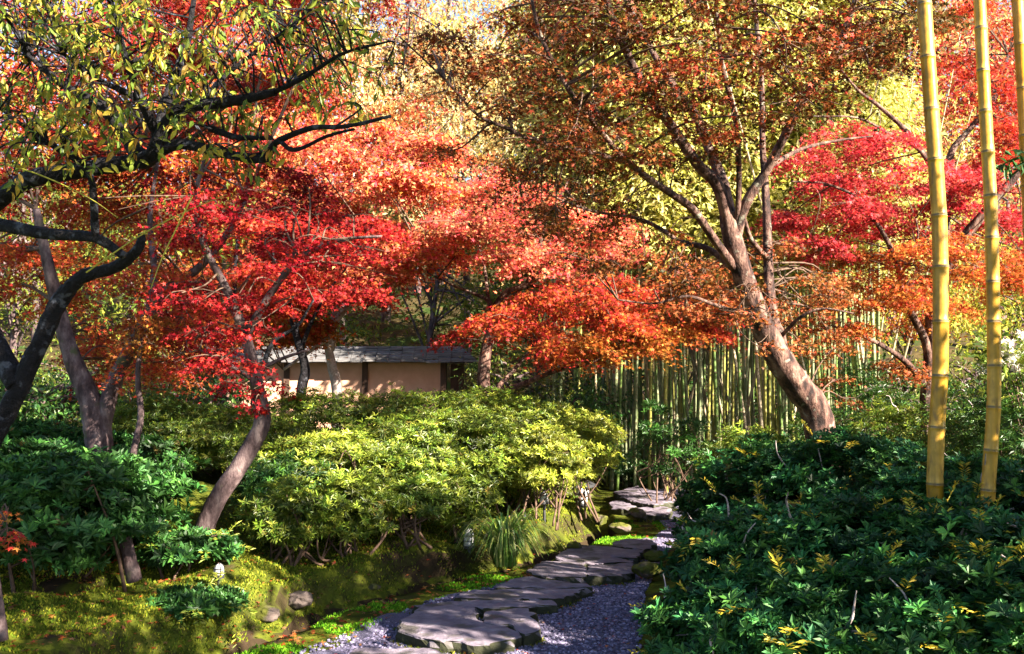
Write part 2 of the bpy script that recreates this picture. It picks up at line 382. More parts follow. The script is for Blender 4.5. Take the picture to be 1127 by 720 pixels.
# ------------------------------------------------------------------ stones
FRINGE = []
def slab(outline, label, h=.12, seed=0, name='stepping_stone', cat='stone slab', group='stone slabs of the path', tilt=0.0):
    rng = np.random.default_rng(seed + 100)
    pts = np.array([G(px, py, h) for px, py in outline])[:, :2]
    # subdivide and roughen outline
    out = []
    for i in range(len(pts)):
        a, b = pts[i], pts[(i + 1) % len(pts)]; L = np.linalg.norm(b - a); k = max(2, int(L / .045))
        nrm = np.array([b[1] - a[1], a[0] - b[0]]) / (L + 1e-9)
        for j in range(k):
            t = j / k; p = a + (b - a) * t
            p = p + nrm * ((vnoise(p[0] + seed, p[1], .12, seed) - .5) * .06 + (vnoise(p[0] + seed, p[1], .04, seed + 3) - .5) * .03 + rng.normal(0, .004))
            out.append(p)
    out = np.array(out); c = out.mean(0); m = len(out)
    rings = [(1.0, -.06), (1.012, h * .45), (1.0, h - .010), (.988, h - .001), (.94, h + .001), (.75, h + .004), (.5, h + .004), (.25, h + .003)]
    V = []
    for k, (s_, z_) in enumerate(rings):
        p = c + (out - c) * s_
        if k in (1, 2): p = p + rng.normal(0, .008, p.shape)
        zz = z_ + (vnoise(p[:, 0], p[:, 1], .16, 31 + seed) - .5) * (.016 if k >= 2 else .02) + (vnoise(p[:, 0], p[:, 1], .05, 7) - .5) * (.007 if k >= 2 else 0)
        zz = zz + tilt * (p[:, 0] - c[0])
        V.append(np.column_stack([p, zz]))
    V.append(np.array([[c[0], c[1], h]])); V = np.vstack(V)
    idx = np.arange(len(rings) * m).reshape(len(rings), m)
    q = np.stack([idx[:-1], np.roll(idx[:-1], -1, 1), np.roll(idx[1:], -1, 1), idx[1:]], -1).reshape(-1, 4)
    t = [(len(rings) * m, idx[-1][j], idx[-1][(j + 1) % m]) for j in range(m)]
    mb = MB(); mb.add(V, q, t)
    FRINGE.append((out, c))
    o = mb.build(name, M['slab']); tag(o, label, cat, group); return o

slab([(360, 735), (390, 714), (470, 711), (505, 722), (480, 745)], 'mossy stone slab cut off by the bottom of the photo', .08, 1)
slab([(443, 682), (468, 665), (524, 668), (529, 686), (558, 689), (571, 699), (539, 709), (482, 706), (443, 693)], 'largest front slab with a broad rounded edge in the gravel', .08, 2)
slab([(534, 672), (582, 668), (593, 693), (576, 698), (560, 688), (533, 685)], 'small squarish slab fitted against the largest front slab', .085, 3)
slab([(456, 667), (480, 663.5), (525, 659.5), (610, 660), (613, 664), (585, 667), (530, 671), (500, 667)], 'long thin sliver of slab behind the largest front slab', .075, 4)
slab([(498, 658.5), (520, 648.5), (615, 648), (646, 648), (611, 658.5), (560, 659)], 'wide pointed slab between the thin sliver and the next slab', .08, 5)
slab([(545, 646), (562, 637), (584, 635.5), (651, 642.5), (652, 647), (617, 647.5)], 'tapering slab with a dark mossy side at the middle of the path', .08, 6)
slab([(579, 628), (600, 617.5), (643, 620), (646, 635), (600, 635)], 'smooth square slab beside the arching grass clump', .08, 7)
slab([(647, 622), (698, 619), (697, 627), (686, 634), (649, 635)], 'slab with a mossy right corner next to the smooth square slab', .08, 8)
slab([(620, 605), (631, 600), (668, 601), (706, 606), (702, 614), (668, 612.5), (699, 618), (645, 620), (612, 615)], 'long cracked slab where the path bends away behind the square slab', .08, 9)
slab([(680, 594), (712, 592), (722, 599), (708, 605), (672, 600)], 'dusky slab beyond the long cracked slab', .08, 10)
slab([(676, 541), (700, 535), (735, 544), (745, 552), (720, 556), (690, 550)], 'farthest pinkish slab in front of the bamboo grove', .12, 11)
slab([(672, 552), (686, 549), (700, 557), (690, 561), (674, 559)], 'small dark slab at the foot of the farthest pinkish slab', .08, 12)
slab([(700, 560), (722, 556), (740, 560), (735, 566), (705, 567)], 'flat slab edging the gravel below the farthest pinkish slab', .08, 13)

rng = np.random.default_rng(41)
mb = MB()
for out_, c_ in FRINGE:                                     # moss and dead leaves gathered in the joints round each slab
    for rep_ in range(9):
        u_ = (out_ - c_) / np.linalg.norm(out_ - c_, axis=1)[:, None]
        keep = vnoise(out_[:, 0], out_[:, 1], .14, 17) > .5
        q = (out_ + u_ * rng.uniform(-.005, .045, (len(out_), 1)) + rng.normal(0, .008, out_.shape))[keep]
        if not len(q): continue
        C_ = np.column_stack([q, ground_z(q[:, 0], q[:, 1]) + .004]); D_ = rng.normal(0, .6, (len(q), 3)); D_[:, 2] = 1
        leaves(mb, BLADE, C_, D_, rng.normal(size=(len(q), 3)), rng.uniform(.015, .035, len(q)), pal(rng, [(.08, .11, .010), (.15, .16, .016), (.20, .17, .025), (.05, .07, .010)], len(q), .25))
o = mb.build('joint_moss', M['tuft']); struct(o, 'stuff'); tag(o, 'green moss growing in the joints around the stone slabs', 'moss')

def rock(px, py, r, label, seed, squash=.7, at=None, Y=None, mat='rock'):
    rng = np.random.default_rng(seed)
    c = np.array(at) if at is not None else G(px, py, 0.1) if Y is None else P(px, py, Y)
    v, f = IV.copy(), IF.copy()
    for _ in range(3):
        ed = {}; nv = list(v); nf = []
        def mid(a, b):
            k = (min(a, b), max(a, b))
            if k not in ed:
                p = v[a] + v[b]; nv.append(p / np.linalg.norm(p)); ed[k] = len(nv) - 1
            return ed[k]
        for a, b, c_ in f:
            ab, bc, ca = mid(a, b), mid(b, c_), mid(c_, a)
            nf += [(a, ab, ca), (b, bc, ab), (c_, ca, bc), (ab, bc, ca)]
        v = np.array(nv); f = np.array(nf)
    for _ in range(7):                                      # plane cuts make facets
        nrm = rng.normal(size=3); nrm /= np.linalg.norm(nrm); k = rng.uniform(.6, .9)
        dd = v @ nrm; over = np.clip(dd - k, 0, None); v = v - over[:, None] * nrm
    v = v * (1 + (vnoise(v[:, 0] * 3 + seed, v[:, 1] * 3 + v[:, 2] * 2, .8, seed)[:, None] - .5) * .25)
    v = v * np.array([r * rng.uniform(.9, 1.3), r * rng.uniform(.7, 1), r * squash])
    mb = MB(); mb.add(v + c, None, f); o = mb.build('boulder', M[mat]); tag(o, label, 'rock', 'rocks along the bank and path'); return o
def bank_rock(px, y, r, label, seed, squash, d=.0, dz=.06, **kw):
    x = float(np.interp(y, BY, BX)) - d
    rock(px, 0, r, label, seed, squash, at=(x, y, dz))
bank_rock(0, 6.1, .09, 'pale grey rock beside the small white lamp on the left bank', 1, .7, .14, .2)
bank_rock(0, 6.4, .10, 'reddish mossy rock edging the ditch below the lit moss', 3, .6, .10, .10)
bank_rock(0, 6.75, .11, 'broad mossy rock set in the bank under the lit moss patch', 4, .55, .12, .12)
rock(412, 646, .05, 'brown stone lying on the moss verge', 15, .5)
rock(700, 565, .10, 'angular rock where gravel meets the far slabs', 7, .6)
rock(682, 581, .11, 'pale wedge shaped rock beside the dark hollow', 8, .5)
rock(632, 601, .06, 'small grey rock on the edge of the long cracked slab', 9, .7)
rock(712, 628, .12, 'pale rock peeping out under the right hand shrub', 10, .6)
rock(722, 612, .09, 'sunlit pale stone behind the leaves at the path edge', 11, .6)
rock(660, 572, .10, 'dark rock lining the hollow by the stone lantern', 12, .6)

# ------------------------------------------------------------------ roofed garden wall
YW = 17.0
def box(mb, x0, x1, y0, y1, z0, z1):
    v = [(x, y, z) for x in (x0, x1) for y in (y0, y1) for z in (z0, z1)]
    mb.add(v, [(0, 1, 3, 2), (4, 6, 7, 5), (0, 4, 5, 1), (2, 3, 7, 6), (0, 2, 6, 4), (1, 5, 7, 3)])
xl, xr_ = P(240, 400, YW)[0], P(490, 400, YW)[0]
gz = float(ground_z(np.array(-3.), np.array(YW)))
zt = P(400, 399, YW)[2]
wl = thing('garden_wall', 'long pink plaster garden wall under a grey shingle roof', 'garden wall', ((xl + xr_) / 2, YW, gz))
mb = MB(); box(mb, xl, xr_, YW, YW + .16, gz - .2, zt); mb.build('plaster_wall', M['plaster'], wl)
for px in (246, 316, 402, 488):
    x = P(px, 400, YW)[0]
    mb = MB(); box(mb, x - .05, x + .05, YW - .035, YW + .2, gz - .2, zt); mb.build('post', M['wood'], wl)
x = P(503, 400, YW)[0]; mb = MB(); box(mb, x - .12, x + .12, YW + .1, YW + .35, gz - .2, zt - .02); mb.build('end_post', M['wood'], wl)
mb = MB(); box(mb, xl - .1, xr_ + .3, YW - .06, YW + .06, zt, zt + .12); mb.build('beam', M['wood'], wl)
for px in range(232, 520, 19):
    x = P(px, 400, YW)[0]; mb = MB()
    v = np.array([(x - .025, YW - .29, zt + .0), (x + .025, YW - .29, zt + .0), (x + .025, YW + .1, zt + .22), (x - .025, YW + .1, zt + .22)])
    mb.add(np.vstack([v, v + (0, 0, .05)]), [(0, 1, 2, 3), (4, 7, 6, 5), (0, 4, 5, 1), (2, 6, 7, 3), (1, 5, 6, 2), (0, 3, 7, 4)])
    mb.build('rafter', M['wood'], wl)
mb = MB()       # shingle courses, front and back slope, stepped
rx0, rx1 = P(226, 380, YW)[0], P(507, 380, YW)[0]; ex1 = P(526, 400, YW - .32)[0]
zr, ze = P(400, 382, YW + .1)[2], P(400, 399, YW - .32)[2]
rng = np.random.default_rng(3)
NC = 7
for sgn in (-1, 1):
    for k in range(NC):
        t0, t1 = k / NC, (k + 1) / NC
        def edge(t, dz):
            xe = ex1 + (rx1 - ex1) * t; yy = YW + .1 + sgn * .42 * (1 - t); zz = ze + (zr - ze) * t
            return xe, yy, zz + dz
        xs = np.arange(rx0, ex1 + .2, .22)
        for i in range(len(xs) - 1):
            xe0, y0_, z0_ = edge(t0, .035); xe1, y1_, z1_ = edge(t1, .012)
            a, b = xs[i] + .004, min(xs[i + 1], xe0); b1 = min(xs[i + 1], xe1)
            if b <= a + .01: continue
            j = rng.normal(0, .006); jy = rng.normal(0, .012)
            if b1 < a: b1 = a
            v = [(a, y0_ + sgn * .03 + jy, z0_ + j), (b - .004, y0_ + sgn * .03 + jy, z0_ + j), (b1 - .004, y1_, z1_), (a, y1_, z1_)]
            v = np.array(v); vb = v - (0, 0, .03)
            mb.add(np.vstack([v, vb]), [(0, 1, 2, 3), (7, 6, 5, 4), (0, 4, 5, 1), (1, 5, 6, 2), (2, 6, 7, 3), (3, 7, 4, 0)])
rf = mb.build('roof', M['shingle'], wl)
mb = MB(); box(mb, rx0, rx1 + .05, YW - .02, YW + .22, zr + .015, zr + .06); mb.build('ridge_cap', M['shingle'], rf)

# ------------------------------------------------------------------ maples and other trees
def inpoly(x, y, poly):
    n = len(poly); c = np.zeros(len(x), bool)
    for i in range(n):
        x0, y0 = poly[i]; x1, y1 = poly[(i + 1) % n]
        k = ((y0 > y) != (y1 > y)) & (x < (x1 - x0) * (y - y0) / (y1 - y0 + 1e-9) + x0)
        c ^= k
    return c

def make_pads(rng, poly, n, Y0, Y1, r0, r1):
    poly = np.array(poly, float); lo, hi = poly.min(0), poly.max(0); out = []
    while len(out) < n:
        p = lo + (hi - lo) * rng.random((1, 2))
        if inpoly(p[:, 0], p[:, 1], poly)[0]:
            out.append((P(p[0, 0], p[0, 1], rng.uniform(Y0, Y1)), rng.uniform(r0, r1)))
    return out

def pad_leaves(mb, rng, c, r, n, shape, size, cols, jit=.2, thick=.13, tilt=.55, droop=.3):
    """a flat spray of leaves: several small fans in a disc that droops to its rim"""
    k = rng.integers(6, 11)
    a = rng.uniform(0, 6.28, k); rr = r * np.sqrt(rng.random(k)) * .85
    sc_ = np.stack([np.cos(a) * rr, np.sin(a) * rr, rng.normal(0, thick * r, k)], -1)
    i = rng.integers(0, k, n)
    q = sc_[i] + rng.normal(0, 1, (n, 3)) * np.array([.24 * r, .24 * r, thick * r * .55])
    rad = np.linalg.norm(q[:, :2], axis=1)
    q[:, 2] -= droop * rad ** 2 / r
    D = np.column_stack([q[:, :2] / (rad[:, None] + .02), np.zeros(n)]) + rng.normal(0, .7, (n, 3)); D[:, 2] -= .35
    N = np.array([0, 0, 1.]) + rng.normal(0, tilt, (n, 3))
    base = np.exp(rng.normal(0, .15))
    leaves(mb, shape, c + q, D, N, rng.uniform(size * .7, size * 1.25, n), pal(rng, np.asarray(cols) * base, n, jit) * np.exp(rng.normal(0, .22, k))[i][:, None])

class Tree:
    def __init__(s, name, label, cat, base, seed, bark, leafmat, twigmat='twig', group=None):
        s.root = thing(name, label, cat, base, group); s.rng = np.random.default_rng(seed)
        s.pts = []; s.bark = bark; s.leafmat = leafmat; s.crown = MB(); s.twigs = MB(); s.twigmat = twigmat; s.hastw = False; s.trunk_o = None
    def limb(s, pts, r0, r1, name='branch', sides=10, sub=6, gnarl=.03, rads=None, parent=None):
        n = len(pts); rad = np.linspace(r0, r1, n) if rads is None else np.array(rads)
        mb = MB(); p, _ = tube(mb, np.array(pts), rad, sides, sub, gnarl, s.rng)
        o = mb.build(name, M[s.bark], parent or s.root, smooth=True)
        s.pts.append(p); return o
    def pads(s, pads, n, shape, size, cols, twig=True, **kw):
        allp = np.vstack(s.pts)
        for c, r in pads:
            pad_leaves(s.crown, s.rng, c, r, int(n * (r / .5) ** 2 * s.rng.uniform(.7, 1.3)), shape, size, cols, **kw)
            if twig:
                i = np.argmin(np.sum((allp - c) ** 2, 1)); a = allp[i]
                m = (a + c) / 2 + s.rng.normal(0, .08, 3) + (0, 0, .08)
                L = np.linalg.norm(c - a); r_ = min(.005 + .006 * L, .022)
                tube(s.twigs, [a, m, c], [r_, r_ * .7, .004], 5, 4, 0, None)
                for _ in range(4):
                    d = s.rng.normal(0, 1, 3) * (r * .55, r * .55, r * .08)
                    tube(s.twigs, [c - (c - m) * .25, c + d * .5 + (0, 0, .02), c + d - (0, 0, .08 * r)], [.005, .004, .002], 3, 2, 0, None, cap=False)
                s.hastw = True
    def done(s):
        if s.hastw: s.twigs.build('twig_sprays', M[s.twigmat], s.root, smooth=True)
        if s.crown.n: s.crown.build('crown', M[s.leafmat], s.root)

OLIVE = [(.11, .085, .018), (.16, .10, .02), (.20, .075, .02), (.075, .075, .018), (.26, .10, .03)]
ORANGE = [(.50, .12, .025), (.55, .19, .03), (.42, .06, .025), (.40, .22, .04)]
RUST = [(.40, .12, .025), (.30, .10, .03), (.45, .07, .03), (.22, .10, .03)]
RED = [(.55, .045, .03), (.50, .03, .045), (.60, .09, .03), (.45, .03, .03)]
PINK = [(.72, .38, .13), (.68, .10, .09), (.66, .07, .10), (.70, .18, .08), (.60, .05, .06), (.70, .27, .14)]
CRIMSON = [(.24, .005, .012), (.30, .008, .017), (.15, .004, .008), (.36, .022, .012)]
MAGENTA = [(.58, .035, .06), (.50, .02, .04), (.66, .12, .12), (.42, .02, .02), (.62, .10, .06)]

# --- the big leaning maple over the path
t = Tree('maple_tree', 'big leaning maple with olive bronze crown and sunlit forked trunk', 'tree', G(915, 500, .3) * 0 + P(915, 505, 9.3), 11, 'bark_maple', 'olive')
g0 = P(906, 480, 9.25); g0b = g0 + (.12, .05, -.9)
tr = t.limb([g0b] + PX([(900, 462, 9.2), (880, 428, 9.1), (860, 399, 9.0), (840, 360, 8.9), (822, 315, 8.8), (808, 270, 8.7), (801, 235, 8.7)]), 0, 0, 'trunk', 14, 6, .025,
            rads=[.165, .145, .135, .128, .112, .10, .092, .085])
for pts, r0, r1 in [
    ([(803, 250, 8.7), (790, 205, 8.6), (767, 180, 8.5), (740, 140, 8.3), (713, 101, 8.1), (695, 69, 7.9), (673, 18, 7.7), (655, -50, 7.5), (630, -120, 7.3)], .062, .018),
    ([(806, 250, 8.7), (796, 202, 8.8), (781, 166, 8.9), (767, 130, 9.0), (741, 94, 9.1), (720, 60, 9.2), (706, 32, 9.3), (684, -10, 9.4), (660, -80, 9.5)], .058, .015),
    ([(808, 255, 8.7), (812, 231, 8.6), (813, 170, 8.4), (808, 126, 8.2), (796, 79, 8.0), (790, 30, 7.8), (785, -40, 7.6)], .03, .012),
    ([(810, 262, 8.7), (821, 224, 8.6), (846, 184, 8.5), (868, 141, 8.3), (882, 112, 8.2), (915, 65, 8.0), (938, 10, 7.8), (955, -60, 7.6)], .052, .018),
    ([(862, 400, 9.0), (858, 370, 9.15), (851, 349, 9.25), (846, 299, 9.35), (844, 240, 9.45), (842, 200, 9.5), (839, 155, 9.5), (838, 83, 9.5), (830, 0, 9.5), (825, -80, 9.5)], .065, .015),
    ([(845, 285, 9.35), (833, 272, 9.2), (824, 258, 9.0), (815, 225, 8.9)], .03, .02),
    ([(812, 300, 8.75), (785, 262, 8.5), (763, 231, 8.3), (740, 214, 8.1), (717, 199, 7.9), (690, 178, 7.7), (673, 159, 7.6), (644, 123, 7.4), (623, 94, 7.3), (594, 36, 7.2), (580, -30, 7.1)], .042, .012),
    ([(814, 302, 8.75), (781, 275, 8.9), (749, 266, 9.0), (727, 252, 9.1), (700, 240, 9.2), (650, 232, 9.3), (605, 215, 9.3)], .035, .008),
    ([(690, 178, 7.7), (640, 166, 7.6), (587, 155, 7.5), (555, 140, 7.4), (525, 126, 7.3), (489, 87, 7.2), (439, 40, 7.0)], .024, .006),
    ([(833, 345, 8.85), (817, 345, 8.7), (785, 335, 8.5), (756, 326, 8.3), (720, 334, 8.1), (680, 330, 8.0)], .022, .006),
    ([(858, 372, 9.1), (880, 350, 8.9), (905, 340, 8.8), (940, 345, 8.7)], .022, .006),
    ([(846, 184, 8.5), (880, 165, 8.9), (920, 155, 9.2), (960, 150, 9.4)], .025, .007)]:
    t.limb(PX(pts), r0, r1, 'branch', 9, 6, .03, parent=None)
rng = t.rng
BRONZE = [(.055, .046, .008), (.095, .038, .009), (.19, .026, .010), (.036, .046, .008), (.14, .026, .012), (.23, .06, .012)]
t.pads(make_pads(rng, [(600, -40), (1000, -60), (1010, 60), (930, 105), (870, 175), (800, 170), (700, 190), (640, 190), (560, 120)], 60, 6.3, 8.6, .22, .44), 600, STAR5, .031, BRONZE)
t.pads(make_pads(rng, [(430, 50), (520, 10), (640, -20), (690, 130), (640, 200), (560, 190), (470, 170)], 34, 6.4, 8.6, .2, .4), 600, STAR5, .031, BRONZE + RUST)
t.pads(make_pads(rng, [(540, 170), (700, 190), (740, 260), (780, 300), (780, 350), (720, 310), (640, 290), (570, 240)], 26, 7.4, 9.0, .2, .36), 480, STAR5, .031, BRONZE + RUST[:2])
t.pads(make_pads(rng, [(830, 270), (880, 250), (930, 330), (960, 425), (930, 440), (900, 400), (850, 380)], 20, 9.3, 10.6, .22, .36), 620, STAR5, .03, RUST + BRONZE[:2])
t.pads(make_pads(rng, [(700, 270), (800, 285), (825, 360), (770, 350), (700, 335)], 17, 9.3, 10.6, .25, .38), 620, STAR5, .031, RUST)
t.pads(make_pads(rng, [(700, 60), (980, 30), (960, 100), (800, 160), (700, 150)], 16, 6.6, 8.5, .22, .4), 560, STAR5, .031, RUST + RED[:1])
t.pads(make_pads(rng, [(790, 285), (850, 300), (880, 390), (850, 400), (800, 330)], 9, 8.15, 8.6, .10, .18), 700, STAR5, .028, RUST + BRONZE[:2])
t.pads(make_pads(rng, [(930, -60), (1060, -60), (1050, 30), (940, 60)], 9, 6.8, 8.5, .22, .36), 600, STAR5, .031, OLIVE)
t.done()

# --- the bright red maple in the middle
t = Tree('maple_tree', 'bright red and orange maple beside the end of the plaster wall', 'tree', P(534, 448, 13), 12, 'bark_maple', 'maple')
b = P(532, 436, 13)
t.limb([b + (0, 0, -1.3), b] + PX([(534, 392, 13), (543, 353, 13), (545, 335, 13)]), .1, .06, 'trunk', 12, 5, .03)
for pts, r0, r1 in [
    ([(545, 338, 13), (558, 322, 12.9), (579, 313, 12.8), (590, 291, 12.7), (596, 262, 12.6), (606, 235, 12.5), (625, 200, 12.4)], .055, .012),
    ([(545, 342, 13), (536, 330, 13.1), (518, 322, 13.2), (498, 314, 13.2), (470, 300, 13.2)], .035, .01),
    ([(541, 345, 13), (536, 320, 13.3), (534, 300, 13.5), (525, 260, 13.7), (520, 220, 13.8)], .035, .01),
    ([(534, 436, 13), (550, 432, 12.8), (565, 427, 12.6), (587, 418, 12.5), (615, 407, 12.4), (637, 403, 12.3), (690, 385, 12.2), (740, 378, 12.1)], .055, .012),
    ([(536, 436, 13), (550, 424, 13.2), (565, 408, 13.4), (590, 380, 13.5), (620, 360, 13.5)], .045, .01),
    ([(579, 313, 12.8), (620, 320, 12.6), (680, 322, 12.4), (750, 318, 12.2), (800, 330, 12.1)], .025, .008)]:
    t.limb(PX(pts), r0, r1, 'branch', 8, 5, .03)
rng = t.rng
t.pads(make_pads(rng, [(470, 230), (540, 185), (640, 210), (700, 260), (680, 300), (600, 290), (520, 300), (480, 310)], 30, 11.6, 13.4, .36, .58), 875, STAR5, 0.0370, PINK)
t.pads(make_pads(rng, [(560, 330), (700, 300), (790, 330), (790, 360), (700, 385), (600, 390), (560, 370)], 30, 11.4, 13.6, .35, .6), 910, STAR5, 0.0370, RED + ORANGE[:2])
t.pads(make_pads(rng, [(600, 375), (690, 360), (770, 355), (770, 375), (690, 388), (640, 392)], 14, 11.4, 13.0, .3, .5), 910, STAR5, 0.0370, ORANGE)
t.pads(make_pads(rng, [(470, 320), (530, 330), (530, 380), (500, 390)], 2, 12.5, 13.5, .25, .4), 875, STAR5, 0.0370, RED)
t.done()

# --- the crimson maple on the right
t = Tree('maple_tree', 'crimson and pink maple standing behind the two golden bamboo poles', 'tree', P(1022, 450, 12), 13, 'bark_maple', 'maple')
b = P(1021, 440, 12)
t.limb([b + (0, 0, -1.2), b] + PX([(1027, 385, 12), (1027, 338, 12.0), (1036, 305, 12)]), .10, .085, 'trunk', 12, 5, .03)
for pts, r0, r1 in [
    ([(1034, 312, 12), (1048, 284, 11.9), (1063, 259, 11.8), (1084, 234, 11.7), (1117, 195, 11.6), (1150, 160, 11.5), (1180, 110, 11.4)], .085, .03),
    ([(1032, 312, 12), (1040, 260, 12.1), (1041, 202, 12.2), (1048, 166, 12.2), (1066, 144, 12.2), (1090, 110, 12.2), (1110, 60, 12.2)], .07, .02),
    ([(1040, 230, 12.1), (1030, 195, 12), (1019, 173, 11.9), (994, 141, 11.8), (965, 115, 11.7), (944, 99, 11.6), (920, 70, 11.5)], .05, .012),
    ([(1022, 178, 11.9), (1008, 162, 11.8), (980, 148, 11.6), (944, 130, 11.5), (893, 128, 11.3)], .03, .008),
    ([(1022, 415, 12), (1019, 378, 11.8), (1005, 349, 11.7), (994, 327, 11.6), (992, 306, 11.6), (983, 280, 11.5), (969, 252, 11.4), (951, 230, 11.4), (944, 217, 11.3), (907, 202, 11.2), (871, 200, 11.1)], .055, .01),
    ([(1019, 425, 12), (994, 396, 11.7), (958, 374, 11.5), (915, 358, 11.3)], .05, .012),
    ([(983, 280, 11.5), (1000, 290, 11.4), (1010, 262, 11.4), (1008, 240, 11.4)], .02, .008)]:
    t.limb(PX(pts), r0, r1, 'branch', 9, 5, .03)
rng = t.rng
t.pads(make_pads(rng, [(870, 150), (960, 140), (1100, 175), (1160, 200), (1160, 260), (1000, 255), (930, 240), (890, 200)], 30, 10.8, 13.4, .35, .6), 945, STAR5, 0.0355, MAGENTA)
t.pads(make_pads(rng, [(860, 235), (930, 240), (950, 275), (900, 280), (860, 260)], 7, 11, 12.4, .3, .45), 945, STAR5, 0.0355, MAGENTA)
t.pads(make_pads(rng, [(850, 275), (1160, 250), (1160, 310), (1060, 340), (1000, 375), (900, 362)], 38, 10.8, 13.4, .3, .5), 770, STAR5, 0.0355, ORANGE + RED[:1])
t.pads(make_pads(rng, [(1030, 60), (1100, 40), (1180, 100), (1160, 190), (1060, 160)], 22, 11, 13.4, .3, .5), 700, STAR5, 0.0355, RED + ORANGE[:1])
t.pads(make_pads(rng, [(1030, -50), (1190, -50), (1180, 70), (1040, 40)], 12, 11, 13.4, .3, .5), 620, STAR5, .035, RED + ORANGE[:2])
t.pads(make_pads(rng, [(930, 370), (1010, 380), (1010, 410), (950, 410)], 4, 11, 12, .2, .35), 875, STAR5, 0.0333, RUST)
t.done()

# --- dark crimson maple with the leaning bare trunk on the left bank
t = Tree('maple_tree', 'dark crimson maple on a leaning smooth trunk above the left bank', 'tree', P(222, 590, 7.2), 14, 'bark_grey', 'maple')
b = P(225, 582, 7.2)
t.limb([b + (-.08, 0, -.35), b] + PX([(240, 548, 7.2), (262, 515, 7.2), (280, 485, 7.2), (289, 462, 7.2), (284, 430, 7.2), (278, 400, 7.2), (268, 360, 7.2)]), .095, .055, 'trunk', 12, 6, .02, rads=[.09, .074, .07, .068, .066, .064, .052, .045, .04])
for pts, r0, r1 in [
    ([(268, 365, 7.2), (250, 320, 7.1), (225, 270, 7.0), (215, 220, 6.9), (230, 160, 6.8)], .04, .012),
    ([(270, 370, 7.2), (300, 320, 7.1), (330, 285, 7.0), (370, 265, 6.9), (420, 260, 6.8)], .035, .008),
    ([(282, 420, 7.2), (250, 400, 7.1), (220, 385, 7.0)], .02, .008),
    ([(280, 410, 7.2), (310, 395, 7.2), (340, 385, 7.1)], .02, .008)]:
    t.limb(PX(pts), r0, r1, 'branch', 8, 5, .03)
rng = t.rng
t.pads(make_pads(rng, [(190, 190), (260, 165), (320, 185), (400, 255), (420, 285), (360, 305), (260, 310), (190, 280)], 27, 6.3, 8.0, .22, .38), 700, STAR5, 0.0266, CRIMSON)
t.pads(make_pads(rng, [(190, 300), (250, 300), (300, 360), (300, 395), (240, 410), (190, 390)], 19, 6.4, 7.8, .18, .3), 700, STAR5, 0.0266, CRIMSON + RED[:1])
t.pads([(P(285, 452, 7.05), .13), (P(279, 446, 7.0), .10), (P(250, 425, 7.1), .2), (P(300, 425, 7.0), .18)], 1050, STAR5, 0.0272, CRIMSON)
t.done()

# --- two-stemmed orange maple at far left
t = Tree('maple_tree', 'orange red maple with two smooth stems forking low at left', 'tree', P(112, 520, 8.2), 15, 'bark_grey', 'maple')
b = P(110, 500, 8.2)
t.limb([b + (0, 0, -.6), b] + PX([(106, 465, 8.2), (95, 430, 8.2), (80, 395, 8.2), (68, 355, 8.2), (55, 300, 8.1), (40, 230, 8.0)]), .10, .03, 'trunk', 12, 5, .03, rads=[.13, .115, .11, .09, .075, .065, .05, .03])
t.limb(PX([(111, 480, 8.2), (122, 430, 8.2), (140, 390, 8.2), (165, 345, 8.2), (185, 318, 8.2), (215, 298, 8.2), (245, 265, 8.2), (270, 220, 8.2)]), .075, .02, 'branch', 10, 5, .03)
t.limb(PX([(165, 345, 8.2), (170, 300, 8.4), (165, 240, 8.6), (175, 170, 8.8)]), .045, .012, 'branch', 8, 5, .03)
rng = t.rng
t.pads(make_pads(rng, [(-40, 210), (60, 200), (170, 240), (230, 330), (220, 420), (120, 420), (60, 330), (-40, 330)], 40, 7.8, 10.2, .32, .52), 840, STAR5, 0.0311, RED + ORANGE + RUST[:1])
t.pads(make_pads(rng, [(-40, -30), (420, -50), (380, 60), (300, 150), (200, 200), (-40, 220)], 60, 8.0, 11.0, .36, .6), 840, STAR5, 0.0326, CRIMSON + RED[:1] + RUST[:2])
t.done()

# --- pale-limbed orange maple before the wall
t = Tree('maple_tree', 'salmon orange maple with a pale trunk in front of the plaster wall', 'tree', P(371, 445, 14), 16, 'paletwig', 'maple')
b = P(371, 436, 14)
t.limb([b + (0, 0, -1.4), b] + PX([(365, 401, 14), (362, 377, 14), (372, 350, 14), (395, 327, 13.9), (417, 308, 13.8), (457, 284, 13.7), (489, 266, 13.6)]), .085, .015, 'trunk', 10, 5, .03)
t.limb(PX([(364, 385, 14), (368, 350, 14.2), (372, 310, 14.4), (380, 250, 14.6), (390, 190, 14.8)]), .06, .015, 'branch', 8, 5, .03)
t.limb(PX([(362, 372, 14), (342, 386, 13.8), (312, 407, 13.7)]), .04, .02, 'branch', 8, 5, .03)
rng = t.rng
t.pads(make_pads(rng, [(300, 150), (480, 140), (520, 200), (480, 270), (420, 300), (330, 330), (280, 290)], 46, 12.2, 14.2, .4, .65), 752, STAR3, 0.0518, PINK + ORANGE[:2])
t.pads(make_pads(rng, [(220, 290), (360, 300), (360, 370), (230, 370)], 16, 13, 15, .35, .6), 752, STAR3, 0.0481, ORANGE + RED[:1])
t.done()
t = Tree('maple_tree', 'slim dark maple between the pale trunk and the leaning trunk', 'tree', P(331, 450, 12.2), 17, 'bark_dark', 'maple')
b = P(331, 440, 12.2)
t.limb([b + (0, 0, -1.1), b] + PX([(336, 407, 12.2), (330, 383, 12.2), (324, 359, 12.2), (316, 325, 12.2), (302, 290, 12.2), (295, 240, 12.2)]), .075, .02, 'trunk', 10, 5, .03)
t.limb(PX([(331, 385, 12.2), (345, 350, 12.1), (362, 320, 12.0), (385, 290, 11.9)]), .03, .01, 'branch', 8, 5, .03)
